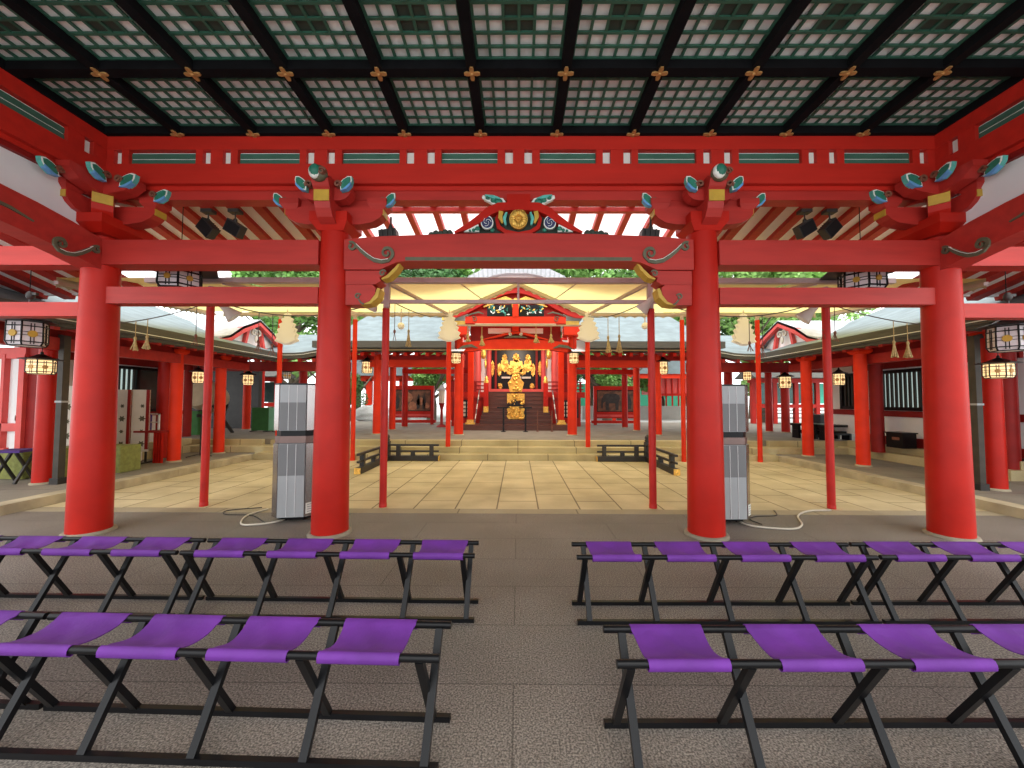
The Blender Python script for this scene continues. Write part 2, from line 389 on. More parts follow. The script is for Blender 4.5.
for j in range(0, 4):
    for i in range(1, 11):
        p = (-HX + i * CELL, Y1 - j * CELL - (0.035 if j == 0 else 0), ZC - 0.007)
        if ros is None: ros = obj('gilt_rosette', fl, COPPER, ceil); ros.location = p
        else:
            c = ros.copy(); COL.objects.link(c); c.location = p

# ================================================================== hall frieze, front and sides
def frieze_unit(mb_dir, half_list, L0, L1, plane, flip, name, label, ends):
    """vermilion frieze with green slatted slots and small white panels.  run axis t from L0 to L1"""
    root = thing(name, label, 'frieze', plane(0, 0, 3.8))
    off = root.location.copy()
    m = MB()
    def B(t0, t1, d0, d1, z0, z1):
        a = plane(t0, d0, z0); b = plane(t1, d1, z1); m.bb(a[0], b[0], a[1], b[1], a[2], b[2])
    B(L0, L1, 0, 0.22, 4.345, 4.50); B(L0, L1, -0.01, 0.24, 3.945, 4.175); B(L0, L1, 0.10, 0.22, 4.175, 4.345)
    B(L0, L1, 0.05, 0.22, 3.895, 3.945)
    posts = set()
    slots = []; whites = []
    for c, hw in half_list: slots.append((c - hw, c + hw))
    for w in ends: whites.append(w)
    cuts = sorted(slots + [(w - 0.045, w + 0.045) for w in whites])
    prev = L0
    for a, b in cuts:
        if a - 0.0 > prev: B(prev, a, 0.005, 0.12, 4.175, 4.345)
        prev = b
    B(prev, L1, 0.005, 0.12, 4.175, 4.345)
    obj('frieze_board', m, FRZ, root, off)
    for a, b in slots:
        q = MB(); q.use(CWHITE)
        A = plane(a, 0.075, 4.182); C_ = plane(b, 0.10, 4.338); q.bb(A[0], C_[0], A[1], C_[1], A[2], C_[2])
        q.use(SGREEN)
        for zc in (4.225, 4.295):
            A = plane(a, 0.045, zc - 0.029); C_ = plane(b, 0.08, zc + 0.029); q.bb(A[0], C_[0], A[1], C_[1], A[2], C_[2])
        q.use(CWHITE)
        for zc in (4.190, 4.26, 4.331):
            A = plane(a, 0.055, zc - 0.004); C_ = plane(b, 0.08, zc + 0.006); q.bb(A[0], C_[0], A[1], C_[1], A[2], C_[2])
        obj('green_slat_vent', q, None, root, off)
    for w in whites:
        q = MB(); A = plane(w - 0.044, 0.05, 4.182); C_ = plane(w + 0.044, 0.10, 4.338); q.bb(A[0], C_[0], A[1], C_[1], A[2], C_[2])
        obj('white_panel', q, CWHITE, root, off)
    return root
FS = [(s * c, w) for s in (-1, 1) for c, w in ((0.56, 0.32), (1.685, 0.33), (2.85, 0.355), (4.07, 0.385))]
FE = [s * q for s in (-1, 1) for q in (0.11, 1.0, 1.235, 2.14, 2.375, 3.33, 3.56, 4.58)]
frieze_unit(None, FS, -4.76, 4.76, lambda t, d, z: (t, 4.34 + d, z), 1, 'frieze', 'long vermilion frieze with green slotted vents above the front columns', FE)
for s in (-1, 1):
    frieze_unit(None, [(3.6 - 1.12 * k, 0.36) for k in range(4)], 0.04, 4.34, (lambda s: (lambda t, d, z: (s * (4.70 + d), t, z)))(s), 1, 'frieze',
                'vermilion frieze with green slotted vents along the %s side of the hall' % side(s), [4.16] + [3.6 - 1.12 * k - 0.5 for k in range(3)])
# architrave below the frieze
def longbar(name, label, cat, a, b, m):
    mb = MB(); mb.bb(a[0], b[0], a[1], b[1], a[2], b[2]); o = obj(name, mb, m, None, Vector(((a[0] + b[0]) / 2, (a[1] + b[1]) / 2, min(a[2], b[2])))); return tag(o, label, cat)
longbar('architrave', 'long vermilion architrave just below the front frieze, carrying the eave rafters', 'beam', (-4.7, 4.40, 3.79), (4.7, 4.56, 3.893), BEAM)
for s in (-1, 1):
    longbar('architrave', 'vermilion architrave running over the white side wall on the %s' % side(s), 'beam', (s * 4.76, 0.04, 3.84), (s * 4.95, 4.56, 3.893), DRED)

# ================================================================== columns
def column(x, y, z, h, rb, rt, m, label, name='column', plinth=True, group=None, pm=STONEG, n=28):
    root = thing(name, label, 'column', (x, y, z), 0, group)
    prof = [(rb, 0.0)] + [(rb + (rt - rb) * (i / 10) ** 1.3, h * i / 10) for i in range(1, 11)]
    if plinth:
        obj('plinth', MB().lathe([(rb * 1.2, -0.02), (rb * 1.2, 0.012), (rb * 1.14, 0.03), (rb * 1.04, 0.032)], n=n), pm, root)
        prof = [(r, zz + (0.03 if i == 0 else 0)) for i, (r, zz) in enumerate(prof)]
    obj('shaft', MB().lathe(prof, n=n), m, root)
    return root
for s, w in ((-1, 'left'), (1, 'right')):
    column(s * XI, YC, 0, 3.40, 0.194, 0.162, RED, 'thick vermilion round column at the %s of the central opening, in front of a steel cooler' % w)
    column(s * XO, YC, 0, 3.40, 0.190, 0.162, RED, 'thick vermilion round corner column at the outer %s of the hall' % w)

# ================================================================== tie beams
def swirl_part(parent, off, o, ax, ay, s, sc=1.0, mt=OLIVE):
    """carved scroll: two curls joined by a stem"""
    def T(p): return (s * p[0] * sc, p[1] * sc)
    m = MB(); m.use(mt)
    path = [T(p) for p in spiral(0.05, 0.10, 0.012, 0.045, 1.5, 1.1)]
    m.ribbon(path, 0.026, o, ax, ay, 0.02)
    stem = [(0.095, 0.105), (0.14, 0.06), (0.20, 0.01), (0.27, -0.035), (0.34, -0.05), (0.40, -0.04), (0.44, 0.0)]
    m.ribbon([T(p) for p in stem], [0.028, 0.04, 0.044, 0.044, 0.04, 0.034, 0.026], o, ax, ay, 0.022)
    m.ribbon([T(p) for p in spiral(0.385, 0.035, 0.062, 0.01, -0.6, 1.25)], [0.036] * 8 + [0.024] * 15, o, ax, ay, 0.024)
    m.use(CWHITE)
    m.ribbon([T((p[0], p[1] + 0.018)) for p in stem[:-1]], 0.005, o, ax, ay, 0.03)
    obj('carved_scroll', m, None, parent, off)
root = thing('rainbow_beam', 'long arched vermilion beam with carved scrolls spanning the central opening', 'beam', (0, YC, 3.0)); off = root.location.copy()
pts = [(-1.96, 2.96), (-1.55, 2.96), (-1.36, 3.045), (-1.25, 3.055), (1.25, 3.055), (1.36, 3.045), (1.55, 2.96), (1.96, 2.96), (1.96, 3.30), (1.6, 3.335), (0.8, 3.365), (0, 3.375), (-0.8, 3.365), (-1.6, 3.335), (-1.96, 3.30)]
obj('beam', MB().prism([(p[0], p[1] - 3.0) for p in pts], (0, YC, 3.0), (1, 0, 0), (0, 0, 1), 0.26), BEAM, root, off)
obj('painted_shadow_strip', MB().bb(-1.27, 1.27, YC - 0.132, YC - 0.128, 3.06, 3.10), OLIVE, root, off)  # dark strip painting the shadow line on the beam's front face
for s in (-1, 1): swirl_part(root, off, (s * 1.93, YC - 0.137, 3.10), (1, 0, 0), (0, 0, 1), -s, 1.18)
# stacked corbels beside the inner columns, under the rainbow beam
for s in (-1, 1):
    root = thing('corbel', 'stacked vermilion corbel with ochre carved tips under the %s end of the arched beam' % side(s), 'corbel', (s * 1.93, YC, 2.6)); off = root.location.copy()
    S = -s
    def Q(p): return [(S * a, b) for a, b in p]
    X0 = s * 1.95
    obj('upper_arm', MB().prism(Q([(0, 2.80), (0.34, 2.80), (0.40, 2.84), (0.38, 2.88), (0.44, 2.90), (0.46, 2.955), (0, 2.955)]), (X0, YC, 0), (1, 0, 0), (0, 0, 1), 0.2), BEAM, root, off)
    obj('lower_arm', MB().prism(Q([(0, 2.57), (0.18, 2.57), (0.27, 2.61), (0.33, 2.69), (0.34, 2.76), (0.30, 2.80), (0, 2.80)]), (X0, YC, 0), (1, 0, 0), (0, 0, 1), 0.18), BEAM, root, off)
    q = MB(); q.ribbon([(S * a, b) for a, b in [(0.17, 2.575), (0.27, 2.60), (0.345, 2.67), (0.37, 2.76)]], [0.02, 0.04, 0.045, 0.03], (X0, YC, 0), (1, 0, 0), (0, 0, 1), 0.17)
    obj('ochre_tip', q, YELLOW, root, off)
    q = MB(); q.ribbon([(S * a, b) for a, b in [(0.40, 2.87), (0.47, 2.90), (0.55, 2.98), (0.60, 3.05)]], [0.02, 0.035, 0.035, 0.02], (X0, YC, 0), (1, 0, 0), (0, 0, 1), 0.15)
    obj('ochre_tip', q, YELLOW, root, off)
    q = MB(); q.ribbon([(S * a, b) for a, b in spiral(0.14, 2.665, 0.035, 0.008, 0.4, 1.1)], 0.016, (X0, YC - 0.095, 0), (1, 0, 0), (0, 0, 1), 0.012)
    q.ribbon([(S * a, b) for a, b in [(0.15, 2.63), (0.18, 2.59), (0.21, 2.575)]], 0.018, (X0, YC - 0.095, 0), (1, 0, 0), (0, 0, 1), 0.012)
    q.ribbon([(S * a, b) for a, b in spiral(0.42, 2.925, 0.04, 0.008, 0.4, 1.1)], 0.018, (X0, YC - 0.105, 0), (1, 0, 0), (0, 0, 1), 0.012)
    obj('scroll_eye', q, OLIVE, root, off)
# side bay beams and rails
for s in (-1, 1):
    longbar('tie_beam', 'broad vermilion tie beam between the %s pair of columns' % side(s), 'beam', (s * 2.255, YC - 0.12, 3.02), (s * 4.72, YC + 0.12, 3.30), BEAM)
    longbar('rail_beam', 'lower vermilion rail between the %s pair of columns, below the tie beam' % side(s), 'beam', (s * 2.27, YC - 0.08, 2.585), (s * 4.70, YC + 0.08, 2.775), BEAM)
    longbar('tie_beam', 'vermilion tie beam leaving the %s corner column towards the frame edge' % side(s), 'beam', (s * 4.95, YC - 0.10, 3.02), (s * 7.6, YC + 0.10, 3.235), BEAM)
    longbar('rail_beam', 'lower vermilion rail leaving the %s corner column, near the dark lantern' % side(s), 'beam', (s * 4.97, YC - 0.07, 2.44), (s * 7.6, YC + 0.07, 2.60), BEAM)
    # side rainbow beam, running towards the viewer
    root = thing('rainbow_beam', 'cambered vermilion beam with carved scroll under the %s white wall' % side(s), 'beam', (s * XO, 2.0, 3.0)); off = root.location.copy()
    N = 14; top = []; bot = []
    for i in range(N + 1):
        y = 0.04 + (4.36 - 0.04) * i / N; t = (y - 1.48) / 2.88
        camber = 0.20 * (1 - t ** 4)
        top.append((y, 3.30 + camber)); bot.append((y, 2.96 + max(0, 0.24 * (1 - abs(t) ** 3.0))))
    obj('beam', MB().prism([(y, z) for y, z in bot] + [(y, z) for y, z in top[::-1]], (s * XO, 0, 0), (0, 1, 0), (0, 0, 1), 0.24), BEAM, root, off)
    swirl_part(root, off, (s * (XO - 0.127), 4.33, 3.06), (0, 1, 0), (0, 0, 1), -1, 1.0)
    m = MB(); m.ribbon([(-(0.62) + 4.33, 3.22), (4.33 - 0.8, 3.27), (4.33 - 1.1, 3.305), (4.33 - 1.5, 3.32)], [0.012, 0.03, 0.03, 0.012], (s * (XO - 0.127), 0, 0), (0, 1, 0), (0, 0, 1), 0.018)
    obj('carved_leaf_line', m, OLIVE, root, off)
    wl_ = MB().bb(s * (XO - 0.02), s * (XO + 0.03), 0.04, 4.36, 3.30, 3.86)
    struct('wall_%s' % side(s), wl_, WHITE, 'white plaster side wall strip above the cambered beam on the %s' % side(s))

# ================================================================== bracket complexes
def nose(parent, off, o, s, sc=1.0, rot=0.0, face='y'):
    """carved nose: green leaf with white rim, blue belly and a brown curl"""
    ax = Vector((1, 0, 0)) if face == 'y' else Vector((0, 1, 0)); ay = Vector((0, 0, 1))
    ax2 = ax * (s * math.cos(rot)) + ay * math.sin(rot); ay2 = -ax * (s * math.sin(rot)) + ay * math.cos(rot)
    n_ = Vector((0, -1, 0)) if face == 'y' else Vector((1, 0, 0)) * (-1 if o[0] > 0 else 1)
    o = Vector(o); sc *= 0.78
    leaf = [(-0.05, -0.05), (0.03, -0.075), (0.10, -0.05), (0.15, 0.0), (0.17, 0.05), (0.13, 0.075), (0.06, 0.07), (0.01, 0.055), (0.03, 0.02), (-0.02, 0.02)]
    def S(k, l=leaf, c=(0.06, 0.0)): return [((c[0] + (p[0] - c[0]) * k) * sc, (c[1] + (p[1] - c[1]) * k) * sc) for p in l]
    def fix(p): return p if ax2.cross(ay2).dot(n_) > 0 else p[::-1]
    m = MB(); m.use(CTEAL); m.prism(S(0.96), o, ax2, ay2, 0.05)
    m.use(CBLUE); m.prism([(-0.04 * sc, -0.055 * sc), (0.03 * sc, -0.075 * sc), (0.10 * sc, -0.052 * sc), (0.12 * sc, -0.02 * sc), (0.03 * sc, -0.045 * sc)], o + n_ * 0.016, ax2, ay2, 0.05)
    m.use(CWHITE); m.prism(S(0.92), o + n_ * 0.006, ax2, ay2, 0.05)
    m.use(CGREEN); m.prism(S(0.76), o + n_ * 0.012, ax2, ay2, 0.05)
    m.use(BROWN); m.ribbon([(a * sc, b * sc) for a, b in spiral(-0.035, 0.04, 0.045, 0.012, -1.2, 1.2)], 0.022 * sc, o + n_ * 0.01, ax2, ay2, 0.06)
    for i in range(len(m.f)): pass
    obj('carved_nose', m, None, parent, off)
def arm(parent, off, o, ax, L, z0, z1, w, band=True, name='bracket_arm', m_=BEAM):
    """boat-shaped arm from o along ax, belly rising to the tip"""
    H = z1 - z0; p = [(0, 0), (L * 0.55, 0.0), (L * 0.78, H * 0.12), (L * 0.92, H * 0.35), (L, H * 0.62), (L, H), (0, H)]
    a = obj(name, MB().prism(p, (o[0], o[1], z0), ax, (0, 0, 1), w), m_, parent, off)
    if band:
        axv = Vector(ax); c = Vector((o[0], o[1], z0)) + axv * (L * 1.0) + Vector((0, 0, H * 0.72)); sd = Vector((-axv.y, axv.x, 0))
        q = MB(); q.bar(c - sd * (w / 2 + 0.004), c + sd * (w / 2 + 0.004), 0.012, H * 0.36)
        b = MB(); b.bar(c - axv * 0.004, c + axv * 0.007, w * 0.96, H * 0.36)
        obj('ochre_band', b, YELLOW, a, off)
    return a
def block(parent, off, c, w, h, name='bearing_block', m_=BEAM, d=None):
    d = d or w; m = MB(); x, y, z = c
    a = w / 2 * 0.7; A = w / 2; b = d / 2 * 0.7; B_ = d / 2
    vs_ = []
    for (p, q, zz) in ((a, b, 0), (A, B_, h * 0.45), (A, B_, h)):
        vs_ += [(x - p, y - q, z + zz), (x + p, y - q, z + zz), (x + p, y + q, z + zz), (x - p, y + q, z + zz)]
    fs_ = [(3, 2, 1, 0), (8, 9, 10, 11)] + [(i * 4 + k, i * 4 + (k + 1) % 4, (i + 1) * 4 + (k + 1) % 4, (i + 1) * 4 + k) for i in (0, 1) for k in range(4)]
    m.add(vs_, fs_); obj(name, m, m_, parent, off)
for s in (-1, 1):
    x = s * XI
    root = thing('bracket_complex', 'vermilion bracket cluster with green carved noses on top of the %s inner column' % side(s), 'bracket', (x, YC, 3.40)); off = root.location.copy()
    block(root, off, (x, YC, 3.40), 0.42, 0.19, m_=RED)
    for d in (-1, 1):
        arm(root, off, (x, YC, 0), (d, 0, 0), 0.56, 3.50, 3.70, 0.15)
        block(root, off, (x + d * 0.50, YC, 3.68), 0.22, 0.11, 'small_block')
        nose(root, off, (x + d * 0.60, YC - 0.05, 3.76), d, 1.05, 0.55)
        nose(root, off, (x + d * 0.20, YC - 0.30, 3.81), d, 1.1, 0.5)
        arm(root, off, (x, YC - 0.20, 0), (d, 0, 0), 0.27, 3.68, 3.83, 0.13, False)
    obj('filler_block', MB().bb(x - 0.42, x + 0.42, YC - 0.05, YC + 0.06, 3.66, 3.79), BEAM, root, off)
    arm(root, off, (x, YC, 0), (0, -1, 0), 0.36, 3.45, 3.78, 0.17)
    m = MB(); m.prism([(0.0, 3.70), (0.30, 3.70), (0.38, 3.78), (0.42, 3.84), (0.36, 3.90), (0, 3.90)], (x, YC, 0), (0, -1, 0), (0, 0, 1), 0.18); obj('upper_nose_arm', m, BEAM, root, off)
    m = MB(); m.use(OLIVE).ell((x, YC - 0.43, 3.885), (0.095, 0.07, 0.085)); m.use(CWHITE).ell((x - 0.02, YC - 0.465, 3.885), (0.068, 0.05, 0.076)); m.use(CGREEN).ell((x - 0.015, YC - 0.48, 3.89), (0.058, 0.045, 0.066))
    m.use(BROWN).ribbon(spiral(0, 0, 0.04, 0.01, 0, 1.3), 0.014, (x + 0.06, YC - 0.475, 3.875), (1, 0, 0), (0, 0, 1), 0.05)
    obj('carved_nose', m, None, root, off)
    obj('eave_link', MB().bb(x - 0.09, x + 0.09, YC - 0.02, YC + 0.30, 3.58, 3.80), PINK, root, off)
    # corner cluster
    x = s * XO; i = -s
    root = thing('bracket_complex', 'vermilion corner bracket cluster with green carved noses on the %s outer column' % side(s), 'bracket', (x, YC, 3.40)); off = root.location.copy()
    block(root, off, (x, YC, 3.35), 0.60, 0.18, m_=RED)
    arm(root, off, (x, YC, 0), (i, 0, 0), 0.66, 3.50, 3.70, 0.15)
    arm(root, off, (x, YC, 0), (0, -1, 0), 0.45, 3.52, 3.72, 0.15)
    dg = Vector((i, -1, 0)).normalized()
    arm(root, off, (x, YC, 0), tuple(dg), 0.40, 3.46, 3.78, 0.17, True, 'corner_arm', RED)
    block(root, off, (x + i * 0.6, YC, 3.70), 0.2, 0.10, 'small_block'); block(root, off, (x, YC - 0.38, 3.72), 0.2, 0.10, 'small_block')
    obj('cross_arm', MB().prism([(-0.40, 3.86), (-0.30, 3.78), (-0.12, 3.74), (0.12, 3.74), (0.30, 3.78), (0.40, 3.86), (0.40, 3.92), (-0.40, 3.92)], (x + dg.x * 0.30, YC + dg.y * 0.30, 0), (1, 0, 0), (0, 0, 1), 0.15), BEAM, root, off)
    obj('cross_arm', MB().prism([(-0.40, 3.86), (-0.30, 3.78), (-0.12, 3.74), (0.12, 3.74), (0.30, 3.78), (0.40, 3.86), (0.40, 3.92), (-0.40, 3.92)], (x + dg.x * 0.30, YC + dg.y * 0.30, 0), (0, 1, 0), (0, 0, 1), 0.15), BEAM, root, off)
    nose(root, off, (x + i * 0.70, YC - 0.08, 3.80), i, 1.15, 0.25)
    nose(root, off, (x + i * 0.50, YC - 0.27, 3.87), i, 1.25, 0.25)
    nose(root, off, (x + i * 0.16, YC - 0.64, 3.79), -1, 1.1, 0.2, 'x')
    nose(root, off, (x + i * 0.34, YC - 0.36, 3.90), -1, 1.15, 0.2, 'x')

# frog-leg strut with gilt chrysanthemum over the rainbow beam
root = thing('frog_leg_strut', 'carved vermilion strut with gold chrysanthemum crest above the central beam', 'carving', (0, YC, 3.37)); off = root.location.copy(); root.scale = (1.03, 1, 1.13)
Yf = YC - 0.10
m = MB()
L = [(0.0, 3.66), (0.22, 3.645), (0.33, 3.60), (0.42, 3.53), (0.55, 3.45), (0.70, 3.385)]
for d in (-1, 1):
    m.ribbon([(d * p[0], p[1]) for p in L], [0.08, 0.085, 0.085, 0.08, 0.06, 0.02], (0, YC - 0.03, 0), (1, 0, 0), (0, 0, 1), 0.18)
    m.ribbon([(d * a, b) for a, b in [(0.20, 3.62), (0.24, 3.54), (0.22, 3.46), (0.14, 3.41), (0.0, 3.39)]], [0.04, 0.04, 0.045, 0.04, 0.03], (0, YC, 0), (1, 0, 0), (0, 0, 1), 0.15)
m.bb(-0.13, 0.13, YC - 0.09, YC + 0.09, 3.67, 3.79)
obj('strut_frame', m, RED, root, off)
obj('back_board', MB().prism([(-0.62, 3.385), (0.62, 3.385), (0.42, 3.50), (0.22, 3.63), (-0.22, 3.63), (-0.42, 3.50)], (0, YC, 0), (1, 0, 0), (0, 0, 1), 0.05), DGREEN, root, off)
m = MB(); m.use(GOLD)
for k in range(16):
    a = 2 * PI * k / 16; m.ell((math.cos(a) * 0.062, Yf - 0.02, 3.525 + math.sin(a) * 0.062), (0.034 if abs(math.cos(a)) > 0.7 else 0.018, 0.02, 0.034 if abs(math.sin(a)) > 0.7 else 0.018), 8, 6)
m.cyl((0, Yf + 0.03, 3.525), (0, Yf - 0.015, 3.525), 0.10, n=32); m.ell((0, Yf - 0.035, 3.525), (0.02, 0.02, 0.02))
obj('chrysanthemum_crest', m, None, root, off)
for d in (-1, 1):
    m = MB(); m.use(CWHITE); m.cyl((d * 0.345, Yf + 0.02, 3.49), (d * 0.345, Yf - 0.012, 3.49), 0.068, n=24)
    m.use(NAVY); m.cyl((d * 0.345, Yf + 0.02, 3.49), (d * 0.345, Yf - 0.018, 3.49), 0.058, n=24)
    m.use(CWHITE)
    for a0 in (0, 2.1, 4.2): m.ribbon(spiral(0, 0, 0.045, 0.012, a0, 0.4, 8), 0.004, (d * 0.345, Yf - 0.02, 3.49), (1, 0, 0), (0, 0, 1), 0.008)
    m.use(CWHITE); m.prism([(d * a, b) for a, b in [(0.43, 3.395), (0.60, 3.395), (0.44, 3.47)]], (0, Yf, 0), (1, 0, 0), (0, 0, 1), 0.03)
    m.use(CGREEN)
    for q in ((0.45, 3.425, .03), (0.49, 3.41, .022), (0.285, 3.41, 0.025), (0.53, 3.405, 0.015)): m.ell((d * q[0], Yf - 0.012, q[1]), (q[2], 0.02, q[2] * 0.8), 8, 6)
    m.use(CTEAL); m.ribbon([(d * a, b) for a, b in [(0.14, 3.46), (0.155, 3.53), (0.13, 3.59)]], [0.02, 0.035, 0.02], (0, Yf - 0.01, 0), (1, 0, 0), (0, 0, 1), 0.03)
    m.use(YELLOW); m.ribbon([(d * a, b) for a, b in [(0.175, 3.48), (0.20, 3.54), (0.19, 3.60)]], [0.02, 0.045, 0.05], (0, Yf - 0.01, 0), (1, 0, 0), (0, 0, 1), 0.03)
    obj('carved_roundel', m, None, root, off)
    m = MB(); m.use(CWHITE).ribbon([(d * a, b) for a, b in [(0.16, 3.66), (0.20, 3.70), (0.28, 3.73), (0.40, 3.765)]], [0.09, 0.11, 0.075, 0.03], (0, YC - 0.06, 0), (1, 0, 0), (0, 0, 1), 0.05)
    m.use(CGREEN)
    for q in ((0.17, 3.67, .04), (0.22, 3.71, .045), (0.28, 3.725, 0.032), (0.34, 3.75, 0.026)): m.ell((d * q[0], YC - 0.09, q[1]), (q[2], 0.03, q[2] * 0.75), 8, 6)
    m.use(CTEAL).ribbon([(d * a, b) for a, b in [(0.20, 3.735), (0.28, 3.75), (0.37, 3.77)]], [0.01, 0.035, 0.01], (0, YC - 0.10, 0), (1, 0, 0), (0, 0, 1), 0.03)
    obj('leaf_carving', m, None, root, off)
    m = MB()
    for k in range(5): m.ell((d * (0.76 + 0.05 * k), YC - 0.06, 3.385 - 0.002 * k + 0.012 * (k % 2)), (0.04, 0.06, 0.045 - 0.004 * k), 8, 6)
    obj('wave_carving', m, DGREEN, root, off)

# ================================================================== eaves of the hall (rafters + boards)
def eave(name, label, x0, x1, ya, za, yb, zb, pitch=0.30, w=0.11, h=0.12, m_r=BEAM, m_b=BOARD, thin=False):
    root = thing(name, label, 'eave', ((x0 + x1) / 2, (ya + yb) / 2, zb)); off = root.location.copy()
    sl = (zb - za) / (yb - ya)
    b = MB(); b.add([(x0, ya, za + h), (x1, ya, za + h), (x1, yb, zb + h), (x0, yb, zb + h), (x0, ya, za + h + 0.06), (x1, ya, za + h + 0.06), (x1, yb, zb + h + 0.06), (x0, yb, zb + h + 0.06)],
                    [(3, 2, 1, 0), (4, 5, 6, 7), (0, 1, 5, 4), (1, 2, 6, 5), (2, 3, 7, 6), (3, 0, 4, 7)] if not thin else [(3, 2, 1, 0)])
    obj('soffit_board', b, m_b, root, off)
    n = int((x1 - x0) / pitch); g = (x1 - x0) / n
    first = None
    for k in range(n + 1):
        x = x0 + g * k
        if first is None:
            r = MB(); r.bar((0, ya - 0.0, za + h / 2), (0, yb + 0.05, zb + h / 2 + sl * 0.05), w, h)
            first = obj('rafter', r, m_r, root, (0, off[1], off[2])); first.location = (x - off[0], 0, 0)
        else:
            c = first.copy(); COL.objects.link(c); c.location = (x - off[0], 0, 0)
    obj('eave_edge', MB().bar((x0, yb + 0.03, zb + h + 0.03), (x1, yb + 0.03, zb + h + 0.03), 0.08, 0.10), m_b, root, off)
    return root
eave('eave', 'striped eave of red rafters and white boards outside the left bay, behind two floodlights', -8.6, -2.84, YC + 0.12, 4.25, 6.55, 3.83, pitch=0.36, w=0.13, h=0.07)
eave('eave', 'striped eave of red rafters and white boards outside the right bay, behind two floodlights', 2.84, 8.6, YC + 0.12, 4.25, 6.55, 3.83, pitch=0.36, w=0.13, h=0.07)
eave('eave', 'pink and white eave over the central opening behind the carved strut', -2.68, 2.68, YC + 0.12, 4.20, 6.9, 3.86, pitch=0.36, w=0.085, h=0.08, m_r=PINK, m_b=fabric_mat('translucent_white_sheet', (0.80, 0.71, 0.71), 0.75), thin=True)
o = obj('purlin', MB().bb(-2.65, 2.65, 5.2, 5.27, 4.05, 4.11), PINK, None, Vector((0, 5.23, 4.05))); tag(o, 'pale red purlin crossing under the central eave', 'beam')
for s in (-1, 1):
    eave('eave', 'low striped eave of red rafters beyond the %s corner column' % side(s), *sorted((s * 5.95, s * 10.5)), 3.6, 3.80, 6.25, 3.13, pitch=0.42, w=0.18, h=0.07)
    m = MB(); m.bar((s * 2.76, YC + 0.12, 4.12), (s * 2.76, 6.55, 3.72), 0.10, 0.26)
    o = obj('barge_board', m, PINK, None, Vector((s * 2.76, YC + 0.12, 3.6))); tag(o, 'barge board tinted pink for eave light, closing the %s bay eave by the inner column' % side(s), 'board')  # pink paints the brightness coming through the central eave

# ================================================================== floodlights
def floodlight(loc, lz, label, grp, tilt, yawr):
    root = thing('floodlight', label, 'floodlight', loc, 0, grp)
    obj('ceiling_plate', MB().box((0, 0, -0.02), (0.13, 0.09, 0.04)), BLKW, root)
    obj('stem', MB().cyl((0, 0, -0.03), (0, 0, lz), 0.008, n=8).ell((0, 0, lz), (0.022, 0.022, 0.03)), BLKW, root)
    R = Matrix.Rotation(yawr, 3, 'Y') @ Matrix.Rotation(tilt, 3, 'X')
    m = MB(); m.box((0, 0, lz - 0.10), (0.20, 0.10, 0.15), R)
    for k in range(5): m.box(Vector((0, 0, lz - 0.10)) + R @ Vector((-0.06 + k * 0.03, 0.06, 0)), (0.006, 0.06, 0.13), R)
    lh = obj('lamp_head', m, BLKW, root)
    g = MB(); g.box(Vector((0, 0, lz - 0.10)) + R @ Vector((0, -0.048, 0)), (0.18, 0.016, 0.13), R); obj('glass', g, BLACK, lh)
    b = MB()
    for q in (-1, 1): b.bar(Vector((0, 0, lz)), Vector((0, 0, lz - 0.10)) + R @ Vector((q * 0.09, 0, 0)), 0.01, 0.02)
    obj('yoke', b, BLKW, root)
    return root
for px, lb_, yw in ((209, 'black floodlight hanging in the left bay, the outer of the two', 0.65), (236, 'black floodlight hanging in the left bay, the one nearer the centre', 0.45),
               (804, 'black floodlight hanging in the right bay, the one nearer the centre', -0.45), (829, 'black floodlight hanging in the right bay, the outer of the two', -0.65)):
    p = at(px, 199, YC + 0.18); floodlight((p.x, p.y, 3.79), -0.13, lb_, 'black floodlights under the eaves', 0.2, yw * 1.25)
for s in (-1, 1):
    p = at(389 if s < 0 else 649, 234, YC + 0.05)
    root = thing('spotlight', 'small dark spotlight standing on the %s end of the arched beam' % side(s), 'spotlight', (p.x, p.y, 3.34), 0, 'spotlights on the arched beam')
    obj('lamp_box', MB().box((0, 0, 0.075), (0.20, 0.13, 0.12), Matrix.Rotation(s * 0.12, 3, 'Y')).box((-0.06, -0.07, 0.075), (0.012, 0.02, 0.11)).box((0.0, -0.07, 0.075), (0.012, 0.02, 0.11)).box((0.06, -0.07, 0.075), (0.012, 0.02, 0.11)), BLKW, root)
    obj('foot', MB().box((0, 0, 0.008), (0.14, 0.1, 0.016)), BLKW, root)
    obj('stem', MB().cyl((0.02, 0, 0.12), (0.02, 0, 0.30), 0.012, n=8).lathe([(0.02, 0.14), (0.03, 0.17), (0.015, 0.21)], (0.02, 0, 0), 10), BLKW, root)
    p = at(30 if s < 0 else 1008, 303, YC)
    root = thing('spotlight', 'small black spotlight on the low rail beside the %s corner column' % side(s), 'spotlight', (p.x, YC, 2.60))
    obj('stem', MB().cyl((0, 0, 0), (0, 0, 0.06), 0.012, n=8), BLKW, root)
    obj('lamp_head', MB().lathe([(0.02, 0), (0.036, 0.02), (0.036, 0.06), (0.02, 0.09)], (0, 0, 0.05), 12).box((0.05, 0, 0.11), (0.06, 0.03, 0.03)), BLKW, root)

